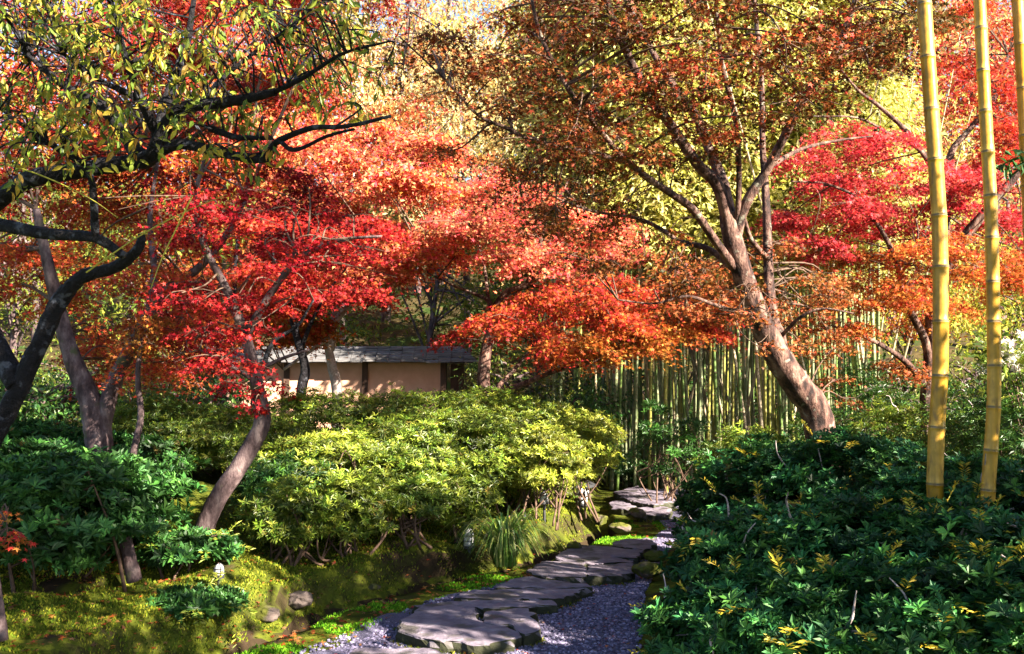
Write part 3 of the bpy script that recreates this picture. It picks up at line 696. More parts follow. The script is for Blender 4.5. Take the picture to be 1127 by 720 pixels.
t.pads(make_pads(t.rng, [(270, 230), (400, 230), (430, 290), (380, 340), (290, 340)], 20, 11.4, 13, .3, .5), 840, STAR5, 0.0370, RED + CRIMSON[:2])
t.done()
t = Tree('maple_tree', 'thin crooked maple behind the leaning trunk, grey limbs showing', 'tree', P(281, 440, 11.4), 18, 'bark_dark', 'maple')
b = P(281, 430, 11.4)
t.limb([b + (0, 0, -1.0), b] + PX([(279, 404, 11.4), (275, 383, 11.4), (266, 353, 11.4), (258, 310, 11.4), (262, 260, 11.4)]), .06, .02, 'trunk', 10, 5, .03)
t.limb(PX([(281, 425, 11.4), (288, 410, 11.3), (300, 377, 11.2), (327, 359, 11.1), (345, 330, 11.0)]), .04, .012, 'branch', 8, 5, .03)
t.pads(make_pads(t.rng, [(180, 230), (300, 220), (320, 320), (210, 340)], 16, 10.6, 12, .3, .45), 805, STAR5, 0.0355, RED + ORANGE[:1])
t.done()
t = Tree('young_tree', 'thin bare crooked stem rising from the shrubs at left', 'tree', P(146, 515, 7.8), 19, 'bark_grey', 'maple')
b = P(146, 505, 7.8)
t.limb([b + (0, 0, -.5), b] + PX([(155, 460, 7.8), (152, 425, 7.8), (153, 395, 7.8), (160, 360, 7.8)]), .034, .016, 'trunk', 8, 5, .03)
t.pads(make_pads(t.rng, [(130, 340), (210, 340), (210, 390), (140, 390)], 5, 7.5, 8.2, .18, .28), 840, STAR5, 0.0266, ORANGE)
t.done()

# --- cherry tree in the foreground at upper left
CHERRY = [(.22, .28, .03), (.32, .33, .035), (.14, .22, .025), (.46, .36, .04), (.10, .16, .025), (.45, .22, .04)]
t = Tree('cherry_tree', 'gnarled dark cherry tree with hanging yellow green leaves at upper left', 'tree', P(-70, 640, 5.2), 20, 'bark_dark', 'cherry', 'bark_dark')
b = P(-45, 560, 5.2)
t.limb([b + (-.1, 0, -.8), b] + PX([(-12, 490, 5.2), (15, 440, 5.2), (38, 390, 5.2), (62, 338, 5.2), (76, 318, 5.2)]), .06, .045, 'trunk', 12, 6, .06)
for pts, r0, r1 in [
    ([(70, 325, 5.2), (90, 305, 5.15), (119, 297, 5.1), (140, 286, 5.05), (154, 270, 5.0), (156, 258, 5.0)], .043, .02),
    ([(20, 425, 5.2), (-20, 350, 5.3), (-50, 290, 5.3), (-30, 245, 5.2), (7, 214, 5.1), (36, 196, 5.0), (83, 188, 4.95), (126, 181, 4.9), (159, 177, 4.85)], .06, .04),
    ([(-30, 250, 5.2), (0, 248, 5.1), (50, 257, 5.0), (105, 262, 4.9), (137, 282, 4.9)], .042, .022),
    ([(155, 178, 4.85), (170, 168, 4.8), (180, 144, 4.75), (202, 119, 4.7), (245, 113, 4.6), (275, 108, 4.55), (303, 101, 4.5)], .045, .02),
    ([(200, 121, 4.7), (224, 108, 4.75), (240, 92, 4.8), (253, 79, 4.85)], .025, .008),
    ([(165, 176, 4.85), (180, 165, 4.8), (202, 159, 4.7), (253, 170, 4.6), (289, 175, 4.5), (300, 163, 4.45), (307, 155, 4.4), (343, 141, 4.3), (383, 139, 4.2), (430, 128, 4.1)], .032, .007),
    ([(231, 141, 4.6), (255, 150, 4.55), (274, 152, 4.5), (300, 152, 4.5)], .018, .01),
    ([(156, 176, 4.85), (134, 144, 4.9), (108, 116, 4.9), (65, 90, 4.9), (30, 60, 4.9)], .045, .01),
    ([(165, 172, 4.85), (173, 152, 4.8), (159, 119, 4.7), (141, 72, 4.6), (126, 18, 4.5), (115, -40, 4.4)], .032, .008),
    ([(159, 112, 4.7), (135, 100, 4.65), (108, 87, 4.6), (70, 60, 4.5)], .02, .008),
    ([(176, 150, 4.8), (182, 120, 4.9), (195, 79, 5.0), (206, 47, 5.0), (215, -10, 5.0)], .04, .012),
    ([(105, 262, 4.9), (103, 220, 4.8), (98, 190, 4.75), (75, 168, 4.7), (30, 150, 4.65)], .022, .01),
    ([(110, 190, 4.9), (70, 168, 4.8), (40, 148, 4.7), (0, 120, 4.6)], .018, .006),
    ([(307, 155, 4.4), (325, 165, 4.3), (360, 150, 4.25), (390, 142, 4.2)], .012, .006),
    ([(253, 79, 4.85), (290, 50, 4.8), (330, 20, 4.7), (360, -30, 4.6)], .012, .006),
    ([(303, 101, 4.5), (335, 85, 4.4), (375, 60, 4.3), (410, 50, 4.2)], .014, .005)]:
    t.limb(PX(pts), r0, r1, 'branch', 9, 6, .06)
rng = t.rng
allp = np.vstack(t.pts[4:])
def cherry_sprigs(n, poly, Y0, Y1):
    for c, _ in make_pads(rng, poly, n, Y0, Y1, .1, .1):
        i = np.argmin(np.sum((allp - c) ** 2, 1)); a = allp[i]
        m = (a + c) / 2 + rng.normal(0, .05, 3) + (0, 0, .06)
        pts, _r = tube(t.twigs, [a, m, c, c + rng.normal(0, .06, 3) - (0, 0, .06)], [.006, .004, .0025, .0015], 5, 5, 0, None, cap=False); t.hastw = True
        k = rng.integers(9, 17)
        q = pts[-1 - (rng.random(k) ** 1.2 * min(12, len(pts) - 1)).astype(int)] + rng.normal(0, .015, (k, 3))
        D = rng.normal(0, .55, (k, 3)); D[:, 2] -= .75
        leaves(t.crown, OVAL, q, D, rng.normal(0, .8, (k, 3)) + np.array([.3, -.6, .4]), rng.uniform(.038, .072, k), pal(rng, CHERRY, k, .2))
cherry_sprigs(180, [(-30, -40), (420, -40), (425, 90), (400, 130), (340, 130), (290, 150), (230, 110), (120, 170), (-30, 200)], 4.1, 5.3)
cherry_sprigs(80, [(-30, -40), (170, -40), (190, 90), (60, 200), (-30, 210)], 4.3, 5.3)
cherry_sprigs(16, [(170, 120), (300, 110), (290, 185), (230, 180)], 4.3, 4.8)
for pts in ([(-10, 176, 4.6), (45, 193, 4.5), (98, 218, 4.45), (130, 240, 4.4)], [(212, 215, 4.5), (195, 250, 4.5), (178, 285, 4.5), (166, 318, 4.5)], [(95, 300, 4.7), (150, 262, 4.65), (200, 235, 4.6), (250, 214, 4.5)]):
    mb = MB(); tube(mb, PX(pts), [.0045, .004, .003, .002], 5, 5, 0, None, cap=False); mb.build('whip_shoot', M['shoot'], t.root, smooth=True)
t.done()

# ------------------------------------------------------------------ shrubs
HEDGE = [(.10, .17, .016), (.17, .22, .022), (.06, .12, .014), (.26, .26, .035), (.04, .085, .012)]
HEDGEY = [(.20, .25, .025), (.30, .31, .035), (.12, .19, .02), (.40, .37, .06)]
DEEP = [(.02, .075, .015), (.035, .11, .018), (.015, .05, .015), (.06, .14, .025)]
TEAL = [(.014, .065, .014), (.035, .13, .022), (.008, .038, .014), (.08, .19, .03), (.02, .10, .04)]
YELLOW = [(.50, .36, .02), (.58, .40, .05), (.34, .36, .03)]

def whorls(mb, rng, C, A, L, cols, k=7, open_=.55, shape=BLADE, jit=.2, tone0=1.0):
    """rosettes of k leaves round axis A at C"""
    n = len(C); A = A / np.linalg.norm(A, axis=1)[:, None]
    ref = rng.normal(size=(n, 3)); U = np.cross(A, ref); U /= np.linalg.norm(U, axis=1)[:, None]; W = np.cross(A, U)
    tone = np.exp(rng.normal(0, .25, n)) * tone0
    pick = pal(rng, cols, n, .05); L = L * rng.uniform(.62, 1.3, n)
    old = rng.random(n) < .012; pick[old] = (.22, .11, .03)
    for j in range(k):
        a = 2 * math.pi * j / k + rng.normal(0, .25, n)
        rad = np.cos(a)[:, None] * U + np.sin(a)[:, None] * W
        e = rng.normal(open_, .3, n)[:, None]
        D = rad + A * e; N = A - rad * e
        c = (pick * .6 + pal(rng, cols, n, jit) * .4) * tone[:, None]
        leaves(mb, shape, C, D, N, L * rng.uniform(.7, 1.15, n), c)

def shrub(px, top, Y, rx, label, cols, n=1500, leaf=.06, ry=None, bottom=None, seed=0, mat='hedge', stems=9, group=None, name='azalea_shrub', cat='shrub', accent=None, legs=.3, k=7, twigs=0, stemmat='twig'):
    rng = np.random.default_rng(1000 + seed)
    c = P(px, top, Y); ry = ry or rx
    g = float(ground_z(c[0], c[1])); zt_ = c[2]; zb = g + legs if bottom is None else bottom
    root = thing(name, label, cat, (c[0], c[1], g), group)
    cz = zb + (zt_ - zb) * .45; rzu = zt_ - cz; rzd = cz - zb
    # leafy branch ends: small flattened tiers on an uneven dome, with dark gaps between
    m_ = max(10, n // 26); n_in = n // 4
    dc = rng.normal(size=(m_, 3)); dc[:, 2] += .25; dc /= np.linalg.norm(dc, axis=1)[:, None]
    rc = rng.uniform(.70, 1.0, m_) + .14 * (rng.random(m_) < .15)
    pick_ = rng.integers(0, m_, n); d = dc[pick_]
    p = d * rc[pick_][:, None] + rng.normal(0, 1, (n, 3)) * np.array([.125, .125, .06])
    inner = rng.random(n) < .22
    p[inner] *= rng.uniform(.35, .8, (inner.sum(), 1))
    rr = np.linalg.norm(p, axis=1)
    p = p * np.array([rx, ry, 1]); p[:, 2] *= np.where(p[:, 2] > 0, rzu, rzd)
    C = np.array([c[0], c[1], cz]) + p
    A = d * .6 + np.array([0, 0, .8]) + rng.normal(0, .35, (n, 3))
    ctone = np.exp(rng.normal(0, .4, m_))[pick_]
    fo = MB(); whorls(fo, rng, C, A, leaf, cols, k, tone0=ctone, shape=MID if mat == 'gloss' else NARROW)
    if accent:
        m = accent[1]; i = rng.choice(np.where((rr > .8))[0], m)
        for q in i:
            ax = d[q] + rng.normal(0, .5, 3) + (0, -.3, .25); ax /= np.linalg.norm(ax); L_ = rng.uniform(.09, .24)
            kk = int(L_ / .011); u_ = np.linspace(.1, 1, kk); pts_ = C[q] + ax * (u_ * L_)[:, None] + np.array([0, 0, -.35 * L_]) * (u_ ** 2)[:, None]
            sd = np.cross(ax, (0, 0, 1.)); sd /= np.linalg.norm(sd) + 1e-6
            D_ = ax * .8 + sd * np.where(np.arange(kk) % 2, 1, -1)[:, None] + rng.normal(0, .25, (kk, 3))
            leaves(fo, NARROW, pts_, D_, np.array([0, -.3, 1.]) + rng.normal(0, .4, (kk, 3)), rng.uniform(.03, .055, kk), pal(rng, accent[0], kk, .2))
    fo.build('foliage', M[mat], root)
    st = MB()
    for s_ in range(stems):
        tgt = C[rng.integers(0, n)]; b0 = np.array([c[0], c[1], g - .05]) + rng.normal(0, .34, 3) * (rx, ry, 0)
        m1 = b0 * .6 + tgt * .4 + rng.normal(0, .06, 3)
        pp, _ = tube(st, [b0, m1, tgt], [.013, .009, .003], 6, 5, .05, rng)
        for _ in range(3):
            a = pp[rng.integers(3, len(pp))]; e = C[rng.integers(0, n)]; L = np.linalg.norm(e - a)
            e = a + (e - a) * min(1, .5 / (L + 1e-6))
            tube(st, [a, (a + e) / 2 + rng.normal(0, .04, 3), e], [.008, .006, .003], 5, 3, 0, None, cap=False)
    so = st.build('stems', M[stemmat], root, smooth=True)
    if twigs:
        for _ in range(twigs):
            tw = MB()
            j = rng.choice(np.where(rr > .85)[0]); a = C[j] - d[j] * .06; q = [a]
            dr = d[j] * .5 + rng.normal(0, .7, 3)
            for _k in range(4):
                dr = dr + rng.normal(0, .5, 3); dr = dr / np.linalg.norm(dr); q.append(q[-1] + dr * rng.uniform(.05, .10))
            tube(tw, q, [.008, .008, .007, .005, .003], 5, 3, .1, rng, cap=False)
            tw.build('bare_twig', M['paletwig'], root, smooth=True)
    return root

GL = 'clipped azaleas along the left bank'
i = 0
for px, top, Y, rx, label, cols, n in [
    (628, 450, 10.4, .42, 'brightest yellow green azalea at the path end of the hedge', HEDGEY, 1900),
    (572, 440, 10.2, .55, 'rounded sunlit azalea right of the hedge middle', HEDGE + HEDGEY[:2], 1900),
    (500, 446, 9.6, .55, 'azalea behind the arching grass clump', HEDGE + HEDGEY[:1], 1900),
    (432, 462, 8.8, .52, 'azalea on bare slanting stems above the lit moss', HEDGE, 1900),
    (356, 478, 8.3, .48, 'azalea with yellow shoots right of the leaning trunk', HEDGE + HEDGEY[:2], 1700),
    (318, 500, 7.9, .34, 'shadowy azalea tucked against the foot of the leaning trunk', DEEP + HEDGE[:1], 1100),
    (530, 428, 11.6, .62, 'azalea at the back of the hedge under the bright red maple', HEDGE, 1500),
    (440, 430, 11.4, .62, 'azalea at the back of the hedge below the wall end', HEDGE, 1500),
    (350, 434, 11.2, .6, 'azalea at the back of the hedge before the pale trunk', HEDGE + HEDGEY[:1], 1500),
    (258, 452, 10.0, .6, 'azalea at the back of the hedge behind the leaning trunk', HEDGE, 1500),
    (190, 440, 10.2, .6, 'dull green azalea behind the thin bare crooked stem', HEDGE + DEEP[:1], 1400),
    (318, 528, 7.35, .27, 'low azalea spilling over the lit moss right of the blackish shrub', HEDGE, 1000),
    (385, 525, 7.6, .30, 'low azalea in front of the one with slanting stems', HEDGE + HEDGEY[:1], 1100),
    (450, 528, 8.0, .28, 'low azalea on thin forked stems left of the arching grass', HEDGE, 1000),
    (508, 515, 8.6, .26, 'low azalea just behind the white caged lamp', HEDGE + HEDGEY[:1], 900),
    (590, 470, 9.7, .42, 'azalea whose stems frame the small white lamps', HEDGEY, 1300)]:
    shrub(px, top, Y, rx * 1.22, label, cols, int(n * 2.2), .055, seed=i, group=GL, twigs=0, legs=.36 if 'lamps' in label or 'brightest' in label else .16, stems=8); i += 1
GD = 'dark broadleaf shrubs on the left'
for px, top, Y, rx, label, n, legs in [
    (62, 505, 6.2, .50, 'dark green shrub with long drooping whorls at lower left', 1100, .45),
    (122, 502, 6.9, .38, 'dark green shrub beside the short grey stump', 900, .35),
    (10, 490, 6.9, .45, 'dark green shrub under the cherry limb at the left edge', 800, .3),
    (206, 588, 6.7, .22, 'small green shrub at the base of the leaning trunk', 500, .15),
    (218, 658, 6.0, .18, 'low blackish green shrub in front of the small white lamp', 420, .02),
    (110, 480, 8.8, .6, 'dark green shrub around the foot of the forked maple', 1200, .3),
    (30, 470, 9.5, .6, 'deep shaded shrub before the far left bamboo', 1000, .3)]:
    shrub(px, top, Y, rx * 1.3, label, DEEP, int(n * 2.3), .070, seed=i, group=GD, mat='gloss', legs=legs * .35, k=8, stems=6, accent=(HEDGEY, 20) if px > 150 else None); i += 1
GR = 'glossy shrubs massed right of the path'
for px, top, Y, rx, label, n, acc in [
    (800, 520, 8.6, .42, 'glossy shrub overhanging the bend of the path', 1100, 12),
    (850, 490, 8.0, .6, 'glossy shrub below the big leaning maple trunk', 1500, 20),
    (950, 478, 7.6, .7, 'glossy shrub with pale looping twigs behind the mass', 1700, 20),
    (1045, 505, 6.9, .65, 'glossy shrub around the left bamboo pole', 1500, 30),
    (1125, 520, 6.4, .6, 'glossy shrub hugging the right bamboo pole', 1300, 30),
    (806, 590, 6.5, .38, 'glossy shrub leaning out over the gravel', 900, 14),
    (850, 560, 6.2, .6, 'glossy shrub with bare pale twigs at the centre of the mass', 1600, 26),
    (965, 545, 5.9, .65, 'glossy shrub with yellow sprigs on its crest', 1600, 40),
    (1075, 560, 5.5, .6, 'glossy shrub yellowing below the right bamboo pole', 1500, 50),
    (800, 650, 5.2, .42, 'lowest glossy shrub beside the gravel at the bottom edge', 1000, 20),
    (880, 628, 5.0, .5, 'glossy shrub with long yellow shoots in the front row', 1300, 40),
    (1000, 620, 4.8, .5, 'glossy shrub with drooping shoots in the front row', 1300, 40),
    (1105, 620, 4.6, .45, 'glossy shrub in the lower right corner', 1200, 40)]:
    shrub(px, top, Y, rx, label, TEAL, int(n * 2.3), .060, seed=i, group=GR, mat='gloss', legs=.02, k=9, accent=(YELLOW, acc, 1), twigs=9, stemmat='paletwig'); i += 1
GB = 'lighter shrubs behind the right hand mass'
for px, top, Y, rx, label, cols, n in [
    (820, 470, 10.4, .5, 'yellow tinged shrub at the foot of the bamboo grove', HEDGE + DEEP[:1], 1200),
    (905, 462, 9.9, .6, 'green shrub around the base of the big leaning maple', HEDGE + DEEP, 1300),
    (990, 440, 10.6, .7, 'yellow green shrub below the crimson maple trunk', HEDGE, 1500),
    (1080, 425, 10.2, .75, 'mid green shrub between and behind the bamboo poles', DEEP + HEDGE[:2], 2200),
    (1145, 415, 9.0, .75, 'tall shrub at the right edge behind the bamboo poles', DEEP + HEDGE[:1], 2200),
    (940, 410, 13.0, .8, 'dim green shrub between the grove and the crimson maple', DEEP + HEDGE[:1], 1400)]:
    shrub(px, top, Y, rx, label, cols, n, .06, seed=i, group=GB, legs=.1, twigs=2); i += 1
shrub(738, 448, 12.6, .62, 'airy green sapling in front of the bamboo stems', [(.04, .10, .02), (.06, .17, .025), (.025, .08, .015)], 600, .075, seed=i, legs=.4, name='nandina_shrub', k=6, ry=.5); i += 1
shrub(705, 505, 15.2, .5, 'dark low shrub at the foot of the bamboo stems', DEEP, 700, .07, seed=i, legs=.0, name='nandina_shrub'); i += 1
shrub(830, 500, 13.4, .6, 'dark low shrub behind the bend of the path', DEEP, 800, .07, seed=i, legs=.0, name='nandina_shrub'); i += 1

# stump-like trunks of the left shrubs and a low maple spray at the left edge
t = Tree('tree_stump', 'short tapering grey stump under the dark shrub', 'stump', P(142, 632, 6.3), 31, 'bark_grey', 'maple')
t.limb(PX([(148, 640, 6.3), (143, 618, 6.3), (138, 592, 6.3), (134, 560, 6.3)]), .05, .035, 'trunk', 10, 5, .04); t.done()
t = Tree('young_maple', 'small young maple with orange red leaves at the left edge', 'tree', P(-4, 700, 5.0), 32, 'bark_grey', 'maple')
t.limb(PX([(2, 705, 5.0), (-2, 670, 5.0), (-6, 630, 5.0), (-8, 590, 5.0), (-20, 545, 5.0)]), .035, .012, 'trunk', 10, 5, .03)
t.pads([(P(-2, 568, 4.9), .12), (P(8, 590, 4.85), .13), (P(-15, 600, 5.0), .16)], 780, STAR5, 0.0255, ORANGE + RED[:2])
t.done()

# arching grass clump
rng = np.random.default_rng(77)
c0 = G(556, 622, .12); root = thing('grass_clump', 'arching strap leaved grass clump at the edge of the path', 'grass clump', c0)
mb = MB()
for _ in range(270):
    a = rng.uniform(0, 6.28); L = rng.uniform(.45, .85); b0 = c0 + np.array([math.cos(a), math.sin(a), 0]) * rng.uniform(0, .1)
    d = np.array([math.cos(a), math.sin(a), 0]); s_ = np.array([-d[1], d[0], 0]); out = rng.uniform(.25, .75) * L; up = L * rng.uniform(.55, .95); wd = rng.uniform(.005, .009)
    ts = np.linspace(0, 1, 8); V = []
    for tt in ts:
        p = b0 + d * out * tt ** 1.3 + np.array([0, 0, up * (1.9 * tt - 1.6 * tt ** 2.2)])
        ww = wd * (1 - tt ** 3) + .0006
        V += [p - s_ * ww, p + s_ * ww]
    q = [(2 * k, 2 * k + 1, 2 * k + 3, 2 * k + 2) for k in range(7)]
    cc = pal(rng, [(.12, .24, .03), (.22, .30, .05), (.40, .40, .12), (.06, .15, .025)], 1, .2)[0]
    mb.add(V, q, None, cc)
mb.build('leaves', M['hedge'], root)

# ------------------------------------------------------------------ bamboo
def culm(mb, pts, r0, r1, nodes_step, rng, cols, sides=12, nodecol=(.30, .22, .12), sub=8):
    p, rad = catmull(np.array(pts), np.linspace(r0, r1, len(pts)), sub)
    seg = np.r_[0, np.cumsum(np.linalg.norm(np.diff(p, axis=0), axis=1))]; L = seg[-1]
    s_ = rng.uniform(.2, 1) * nodes_step; marks = []
    S = [0.0]; Rm = [1.0]; Ck = [0]
    k = 0
    while s_ < L - .05:
        for ds, m, c in ((-.03, 1.0, 0), (-.010, 1.03, 0), (-.006, 1.09, 1), (0, .96, 2), (.005, 1.06, 1), (.012, 1.0, 3), (.05, .985, 0)):
            S.append(s_ + ds); Rm.append(m); Ck.append(c)
        s_ += nodes_step * rng.uniform(.92, 1.08)
    S.append(L); Rm.append(1.0); Ck.append(0)
    S = np.array(S); o = np.argsort(S); S = S[o]; Rm = np.array(Rm)[o]; Ck = np.array(Ck)[o]
    q = np.stack([np.interp(S, seg, p[:, j]) for j in range(3)], -1); rr = np.interp(S, seg, rad) * Rm
    c1 = np.array(cols[0]); c2 = np.array(cols[1])
    ii = np.cumsum(Ck == 2); tone = rng.uniform(0, 1, ii.max() + 2)[ii][:, None]
    cc = c1 * (1 - tone) + c2 * tone
    cc[Ck == 1] = nodecol; cc[Ck == 2] = np.array(nodecol) * .35; cc[Ck == 3] = np.minimum(c2 * 1.25, .8)
    tube(mb, q, rr, sides, 1, 0, None, np.vstack([np.repeat(cc, sides, 0), cc[:1], cc[-1:]]))

GOLD = ((.50, .25, .012), (.54, .31, .05))
def bpole(pts, r, step, label, seed):
    rng = np.random.default_rng(seed); b = P(*pts[0]); g = float(ground_z(b[0], b[1]))
    root = thing('bamboo_pole', label, 'bamboo', (b[0], b[1], g), 'golden bamboo poles at the right')
    mb = MB(); culm(mb, [np.array([b[0], b[1], g - .1])] + PX(pts), r, r * .82, step, rng, GOLD, 16)
    mb.build('culm', M['pole'], root, smooth=True); return root
bpole([(1029, 520, 6.4), (1035, 400, 6.4), (1034, 250, 6.4), (1025, 120, 6.4), (1017, 0, 6.4), (1008, -140, 6.4), (995, -330, 6.4)], .054, .37, 'thick golden bamboo pole with widely spaced rings, left of the pair', 3)
bpole([(1087, 560, 6.1), (1094, 440, 6.1), (1093, 330, 6.1), (1090, 220, 6.1), (1083, 100, 6.1), (1078, 0, 6.1), (1070, -140, 6.1), (1058, -330, 6.1)], .044, .27, 'thinner golden bamboo pole with closely spaced rings', 4)
p3 = bpole([(1140, 520, 6.6), (1139, 400, 6.6), (1133, 250, 6.6), (1126, 100, 6.6), (1120, 0, 6.6), (1112, -140, 6.6), (1100, -330, 6.6)], .046, .33, 'golden bamboo pole showing only at the upper right corner', 5)

rng = np.random.default_rng(6); mb = MB(); k_ = 46; c_ = P(1122, 178, 6.5)
C_ = c_ + rng.normal(0, 1, (k_, 3)) * (.07, .07, .03); D_ = rng.normal(0, .5, (k_, 3)) + (-.5, 0, -.35)
leaves(mb, NARROW, C_, D_, np.array([0, 0, 1.]) + rng.normal(0, .4, (k_, 3)), rng.uniform(.08, .14, k_), pal(rng, DEEP, k_, .2))
tube(mb, [P(1131, 190, 6.6), c_ + (.05, 0, .02), c_], [.006, .005, .003], 5, 3, 0, None, (.1, .12, .03)); mb.build('leaf_spray', M['gloss'], p3)
GRK = [('grey', ((.13, .16, .07), (.24, .26, .14)), 'pale grey green bamboo stem standing straight in the dense grove'),
       ('yellow', ((.22, .23, .04), (.32, .29, .07)), 'yellowish bamboo stem standing straight in the dense grove'),
       ('green', ((.08, .14, .03), (.13, .20, .045)), 'dark green bamboo stem standing straight in the dense grove'),
       ('tan', ((.24, .19, .12), (.32, .26, .17)), 'tan dead bamboo stem slanting across the dense grove')]
BAMF = [(.50, .47, .09), (.62, .56, .16), (.36, .38, .06), (.70, .64, .30)]
protos = []
for k, (nm, cols, label) in enumerate(GRK):
    for v in range(2):
        rng = np.random.default_rng(50 + 7 * k + v)
        H = rng.uniform(7.5, 9); bend = rng.normal(0, .25, 2)
        pts = [np.array([bend[0] * tt ** 2.2, bend[1] * tt ** 2.2, H * tt - .1]) for tt in np.linspace(0, 1, 7)]
        mb = MB(); culm(mb, pts, rng.uniform(.023, .035), .009, rng.uniform(.30, .38), rng, cols, 10)
        fo = MB(); n = 520 if nm != 'tan' else 60
        tt = rng.uniform(.46, 1.0, n); a = rng.uniform(0, 6.28, n); rr = rng.random(n) * (1.1 - .5 * tt)
        C = np.stack([bend[0] * tt ** 2.2 + np.cos(a) * rr, bend[1] * tt ** 2.2 + np.sin(a) * rr, H * tt + rng.normal(0, .12, n) - .2 * rr], -1)
        for _ in range(3):
            D = np.stack([np.cos(a), np.sin(a), np.full(n, -.5)], -1) + rng.normal(0, .6, (n, 3))
            leaves(fo, BLADE, C + rng.normal(0, .05, (n, 3)), D, np.array([0, 0, 1.]) + rng.normal(0, .4, (n, 3)), rng.uniform(.10, .17, n), pal(rng, BAMF, n, .2))
        mc = mb.build('culm', M['bamboo'], None, smooth=True); mf = fo.build('foliage', M['far'], None)
        protos.append((label, mc, mf, nm))
rng = np.random.default_rng(99)
used = set(); spots = []
def far_ok(x, y): return all((x - a) ** 2 + (y - b) ** 2 > .105 ** 2 for a, b in spots)
tries = 0
while len(spots) < 298 and tries < 20000:
    tries += 1
    if len(spots) < 272:
        Y = 14.4 + 4.6 * rng.random() ** 1.5; px = rng.uniform(600, 965)
    else:
        Y = rng.uniform(12.5, 17); px = rng.uniform(-60, 235)
    p = P(px, 425, Y)
    if px < 700 and Y < 15 - (px - 600) * .006: continue
    if far_ok(p[0], p[1]): spots.append((p[0], p[1]))
for k, (x, y) in enumerate(spots):
    kind = rng.choice(4, p=[.4, .22, .25, .13]); label, mc, mf, nm = protos[kind * 2 + rng.integers(0, 2)]
    left = x < 0
    lab = label if not left else label.replace('in the dense grove', 'behind the far left shrubs').replace('across the dense grove', 'behind the far left shrubs')
    root = thing('bamboo', lab, 'bamboo', (x, y, float(ground_z(x, y))), 'bamboo stems of the grove' if not left else 'bamboo stems behind the left shrubs')
    lean = .02 if nm != 'tan' else .10
    root.rotation_euler = (rng.normal(0, lean * 1.6), rng.normal(0, lean * 1.6), rng.uniform(0, 6.28)); s_ = rng.uniform(.75, 1.1); root.scale = (s_, s_, rng.uniform(.85, 1.1))
    for m_ in (mc, mf):
        if m_.name in used: c_ = m_.copy(); COL.objects.link(c_)
        else: c_ = m_; used.add(m_.name)
        c_.parent = root
for label, mc, mf, nm in protos:
    for m_ in (mc, mf):
        if m_.parent is None: bpy.data.objects.remove(m_)

# ------------------------------------------------------------------ background trees
def bgtree(x, y, H, R, cols, label, seed, n=2600, size=.11, name='broadleaf_tree', group='trees on the slope behind', shape=BLADE, bark='bark_grey', low=.25, mat='far'):
    rng = np.random.default_rng(2000 + seed); g = float(ground_z(x, y))
    root = thing(name, label, 'tree', (x, y, g), group)
    mb = MB(); lean = rng.normal(0, .3, 2)
    top = np.array([x + lean[0], y + lean[1], g + H * .8])
    pp, _ = tube(mb, [np.array([x, y, g - .3]), np.array([x + lean[0] * .3, y + lean[1] * .3, g + H * .35]), top], [.05 * H ** .7 * .5, .04 * H ** .7 * .5, .03], 8, 6, .04, rng)
    K = 26; cl = []
    for _ in range(K):
        d = rng.normal(size=3); d /= np.linalg.norm(d); d *= rng.uniform(.55, 1.0)
        c = np.array([x + lean[0], y + lean[1], g + H * (low + 1) / 2]) + d * np.array([R, R, H * (1 - low) / 2])
        cl.append(c); a = pp[min(len(pp) - 1, int(len(pp) * rng.uniform(.35, .95)))]
        tube(mb, [a, (a + c) / 2 + (0, 0, .15), c], [.03, .02, .008], 5, 3, 0, None, cap=False)
    mb.build('trunk', M[bark], root, smooth=True)
    fo = MB(); cl = np.array(cl)
    for c in cl:
        m = n // K; r = rng.uniform(.55, .95) * R * .45
        q = rng.normal(0, 1, (m, 3)) * np.array([r, r, r * .55]) * .62
        D = rng.normal(0, 1, (m, 3)) + (0, 0, -.4); N = np.array([0, 0, 1.]) + rng.normal(0, .6, (m, 3))
        leaves(fo, shape, c + q, D, N, rng.uniform(size * .6, size * 1.3, m), pal(rng, np.array(cols) * np.exp(rng.normal(0, .18)), m, .2))
    fo.build('crown', M[mat], root)

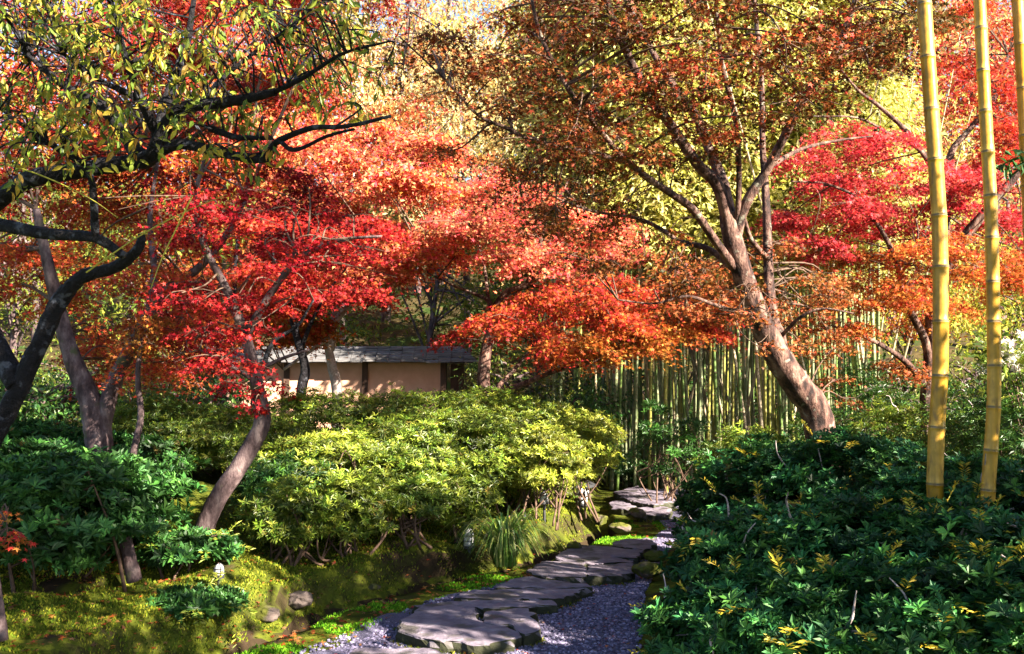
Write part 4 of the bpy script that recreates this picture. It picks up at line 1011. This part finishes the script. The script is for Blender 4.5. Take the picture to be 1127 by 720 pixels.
GRN = [(.10, .15, .02), (.16, .20, .025), (.06, .10, .018), (.24, .24, .03)]
YEL = [(.52, .50, .06), (.66, .60, .12), (.42, .44, .05), (.68, .55, .12)]
PALE = [(.50, .46, .22), (.60, .55, .30), (.42, .38, .15), (.55, .35, .15)]
k = 0
for x, y, H, R, cols, label in [
    (-1.9, 20.5, 5.2, 1.9, GRN, 'evergreen tree rising just behind the right half of the wall roof'),
    (-4.6, 21.0, 5.0, 1.9, GRN, 'evergreen tree rising behind the middle of the wall roof'),
    (-7.4, 20.5, 5.2, 2.0, GRN, 'evergreen tree behind the left end of the wall'),
    (0.6, 21.5, 5.0, 1.8, GRN, 'evergreen tree behind the trunk of the bright red maple'),
    (-10.5, 20, 6.5, 2.4, GRN, 'leafy green tree at the far left behind the orange maple'),
    (5.2, 21, 7.0, 2.4, YEL, 'yellow green tree glowing between the leaning maple and the poles'),
    (8.2, 20, 6.0, 2.3, YEL, 'yellow green tree glowing behind the crimson maple'),
    (10.8, 18.5, 4.5, 2.2, GRN + YEL[:1], 'green tree at the right edge behind the thinner pole'),
    (11.5, 22, 6.5, 2.4, ORANGE + YEL[:2], 'orange yellow tree at the right edge'),
    (2.6, 24, 7.5, 2.6, YEL + GRN[:1], 'yellow green tree above the bamboo grove'),
    (-1.2, 26, 8.5, 2.8, PALE + PINK[:1], 'pale feathery tree at top centre beyond the red maple'),
    (-4.5, 25.5, 7.5, 2.8, PINK + ORANGE, 'salmon pink tree behind the pale trunked maple'),
    (-8.2, 25.5, 8.5, 3.0, ORANGE + RED[:1], 'orange tree on the slope at upper left'),
    (-12.5, 25, 9.0, 3.0, ORANGE + CRIMSON[:1], 'rust orange tree on the slope at the far left'),
    (2.0, 30, 9.5, 3.2, PALE + YEL, 'pale yellow tree high on the slope at top centre'),
    (6.6, 28, 9.0, 3.2, YEL, 'yellow tree high on the slope left of the poles'),
    (11.2, 28, 10.0, 2.8, YEL + PINK[:2], 'tall yellowish tree high on the slope by the poles'),
    (-3.2, 32, 10.5, 3.4, PALE + YEL[:1], 'straw coloured tree high on the slope behind the pale feathery tree'),
    (-8.5, 33, 10.5, 3.6, ORANGE + PALE[:1], 'amber tree high on the slope at upper left'),
    (13.2, 36, 14.0, 3.8, PALE + YEL[:2], 'tallest pale tree on the skyline by the poles'),
    (-2.6, 34, 15.0, 3.4, PALE + PINK[:2], 'tallest pale pink tree on the skyline left of the top centre'),
    (-9.5, 30, 14.0, 3.4, RED + ORANGE[:1], 'tallest red tree on the skyline above the cherry'),
    (-3.8, 28.5, 13.0, 3.0, PALE + ORANGE[:1], 'tall pale gold tree behind the tips of the cherry branches'),
    (13.6, 26.5, 11.5, 2.8, PALE + PINK[:3], 'tall pale rose tree on the slope just right of the thinner pole'),
    (16.5, 36, 15.0, 4.0, PALE + YEL[:1], 'tallest straw tree on the skyline at the right corner'),
    (15.5, 30, 10.5, 3.4, PINK + RED[:1], 'tall rose pink tree on the slope at the upper right corner'),
    (9.5, 34, 13.0, 3.6, PALE + YEL[:2], 'tall pale tree on the slope above the crimson maple'),
    (-6.0, 38, 14.0, 4.0, ORANGE + PALE[:2], 'tallest amber tree on the skyline at upper left'),
    (0.5, 40, 15.0, 4.2, PALE + YEL[:1], 'tallest straw coloured tree on the skyline at top centre'),
    (-13.5, 40, 15.0, 4.2, RED + ORANGE, 'tallest russet tree on the skyline at the far left'),
    (-14.5, 33, 10.5, 3.6, RED + ORANGE, 'russet tree high on the slope at the far left')]:
    bgtree(x, y, H, R, cols, label, k, n=4200 if y < 23 else 8500, size=.13 if y < 24 else .19); k += 1

for px, top, Y, R, cols, label in [
    (-20, 425, 12.5, 1.0, DEEP + GRN[:1], 'dense evergreen bush at the left edge beyond the cherry trunk'),
    (70, 415, 13.5, 1.1, DEEP + GRN[:1], 'dense evergreen bush behind the foot of the forked maple'),
    (150, 405, 14.5, 1.2, GRN, 'dense evergreen bush between the forked maple and the wall'),
    (210, 420, 13.2, .9, DEEP + GRN[:1], 'dense evergreen bush hiding the left end of the wall'),
    (-60, 380, 16, 1.5, GRN, 'large evergreen bush in the gloom at the far left'),
    (90, 375, 17, 1.5, GRN + DEEP[:1], 'large evergreen bush deep behind the forked maple'),
    (180, 370, 18, 1.4, ORANGE + GRN[:2], 'orange green bush left of the wall roof'),
    (560, 395, 16, 1.1, GRN + DEEP[:1], 'dark bush filling the gap between the wall end and the grove'),
    (600, 420, 14.2, .8, DEEP, 'dark bush at the left foot of the bamboo grove'),
    (650, 385, 19.8, 1.2, DEEP, 'dark bush behind the left side of the bamboo grove'),
    (725, 380, 20.0, 1.3, DEEP, 'dark bush behind the middle of the bamboo grove'),
    (800, 380, 20.0, 1.3, DEEP, 'dark bush behind the grove left of the leaning trunk'),
    (880, 378, 20.0, 1.3, DEEP, 'dark bush behind the grove right of the leaning trunk'),
    (955, 380, 19.6, 1.3, DEEP, 'dark bush behind the right end of the bamboo grove'),
    (1000, 395, 14.5, 1.1, DEEP + GRN[:1], 'dark bush behind the crimson maple trunk'),
    (1090, 380, 15.0, 1.3, GRN, 'green bush glimpsed between the two bamboo poles and beyond'),
    (1180, 350, 15.0, 1.4, GRN, 'tall green bush beyond the right edge poles')]:
    p = P(px, top, Y); g = float(ground_z(p[0], p[1]))
    bgtree(p[0], Y, p[2] - g, R, cols, label, k, n=3000, size=.085, name='evergreen_bush', group='bushes filling the gaps behind', low=.02, mat='hedge'); k += 1

# broad evergreens outside the frame whose crowns shade the foreground
for x, y, H, R, low, n_, label in [(6.2, 3.2, 4.6, 2.2, .12, 11000, 'low dark evergreen beyond the right edge shading the glossy shrubs'),
                               (3.2, 0.8, 5.9, 1.9, .42, 13000, 'tall dark evergreen beside the viewer shading the left bank'),
                               (5.6, 2.0, 9.8, 1.3, .74, 8000, 'tallest dark evergreen behind the viewer shading the left maples')]:
    bgtree(x, y, H, R, DEEP, label, k, n=n_, size=.16, group='evergreens shading the path', low=low); k += 1

# ------------------------------------------------------------------ garden lights
def lathe(mb, c, prof, sides=16):
    a = np.arange(sides) * 2 * math.pi / sides
    V = np.concatenate([np.stack([c[0] + r * np.cos(a), c[1] + r * np.sin(a), np.full(sides, c[2] + z)], -1) for r, z in prof])
    idx = np.arange(len(prof) * sides).reshape(len(prof), sides)
    mb.add(V, np.stack([idx[:-1], np.roll(idx[:-1], -1, 1), np.roll(idx[1:], -1, 1), idx[1:]], -1).reshape(-1, 4))
def lamp(px, py, Y, w, h, label):
    c = P(px, py + h / 2, Y); s_ = Y / F; r = w * s_ / 2; H = h * s_; g = float(ground_z(c[0], c[1])); c[2] = max(c[2], g + .02)
    root = thing('garden_lamp', label, 'lamp', (c[0], c[1], g), 'small lamps on the left bank')
    mb = MB(); lathe(mb, c, [(0, g - c[2] - .05), (r * .3, g - c[2] - .05), (r * .3, -.01), (r * 1.0, -.01), (r * 1.0, .012), (0, .012)]); mb.build('base', M['metal'], root)
    mb = MB(); lathe(mb, c, [(0, .0125), (r * .86, .0125), (r * .9, H * .35), (r * .86, H * .62), (r * .66, H * .84), (r * .35, H * .97), (0, H)]); mb.build('shade', M['white'], root, smooth=True)
    mb = MB()
    for zf, rf_ in ((.35, .95), (.62, .91)):
        lathe(mb, c, [(r * rf_, H * zf - .004), (r * (rf_ + .07), H * zf), (r * rf_, H * zf + .004)])
    for q in range(4):
        a = q * math.pi / 2 + .6
        tube(mb, [c + np.array([math.cos(a) * r * f_, math.sin(a) * r * f_, H * z_]) for f_, z_ in ((1.0, .02), (.99, .35), (.95, .62), (.74, .85), (.1, 1.03))], [.0035] * 5, 5, 3)
    mb.build('cage', M['metal'], root)
lamp(516, 592, 8.35, 13, 20, 'white caged lamp left of the arching grass clump')
lamp(241, 628, 6.25, 11, 14, 'small white lamp by the low blackish shrub')
lamp(577, 527, 9.9, 13, 12, 'small white lamp among the hedge leaves')
lamp(599, 547, 9.8, 10, 13, 'small bluish white lamp low between the hedge stems')
lamp(641, 558, 10.75, 12, 18, 'white caged lamp under the stone lantern')
# low stone lantern
c = P(641, 545, 11.4); g = float(ground_z(c[0], c[1])); s_ = 11.4 / F
root = thing('stone_lantern', 'low dark capped stone lantern at the path end of the hedge', 'lantern', (c[0], c[1], g))
mb = MB(); lathe(mb, c, [(0, g - c[2] - .05), (.09, g - c[2] - .05), (.08, -.03), (0, -.03)], 12); mb.build('post', M['rock'], root)
mb = MB(); lathe(mb, c, [(0, -.03), (.13, -.03), (.14, .0), (.11, .015), (0, .015)], 6); mb.build('platform', M['rock'], root)
mb = MB(); lathe(mb, c, [(0, .015), (.075, .015), (.075, .10), (0, .10)], 6); mb.build('light_chamber', M['white'], root)
mb = MB(); lathe(mb, c, [(0, .10), (.17, .10), (.165, .125), (.10, .16), (.04, .19), (.035, .21), (.02, .235), (0, .24)], 6); mb.build('cap', M['metal'], root)

# white flower heads by the right pole
rng = np.random.default_rng(8)
c = P(1116, 400, 9.0); g = float(ground_z(c[0], c[1]))
root = thing('flowering_shrub', 'shrub with creamy white flower heads right of the thinner pole', 'shrub', (c[0], c[1], g))
mb = MB(); 
for _ in range(7):
    e = c + rng.normal(0, .1, 3); tube(mb, [np.array([c[0], c[1], g - .05]), (c + np.array([c[0], c[1], g])) / 2 + rng.normal(0, .08, 3), e], [.012, .009, .004], 6, 4, 0, None)
mb.build('stems', M['twig'], root, smooth=True)
for _ in range(12):
    mb = MB(); e = c + rng.normal(0, 1, 3) * (.15, .1, .12); C = e + rng.normal(0, .022, (10, 3))
    whorls(mb, rng, C, rng.normal(0, .5, (10, 3)) + (0, -.5, .8), .045, [(.75, .72, .62), (.80, .76, .66), (.68, .62, .48)], 5, .4); mb.build('flower_head', M['tuft'], root)
mb = MB(); n = 160; C = c + (0, .05, -.12) + rng.normal(0, 1, (n, 3)) * (.22, .2, .2)
whorls(mb, rng, C, rng.normal(0, .5, (n, 3)) + (0, -.2, .8), .08, HEDGE, 6, .4); mb.build('foliage', M['hedge'], root)

for o in bpy.data.objects:
    if '_o' in o: del o['_o']
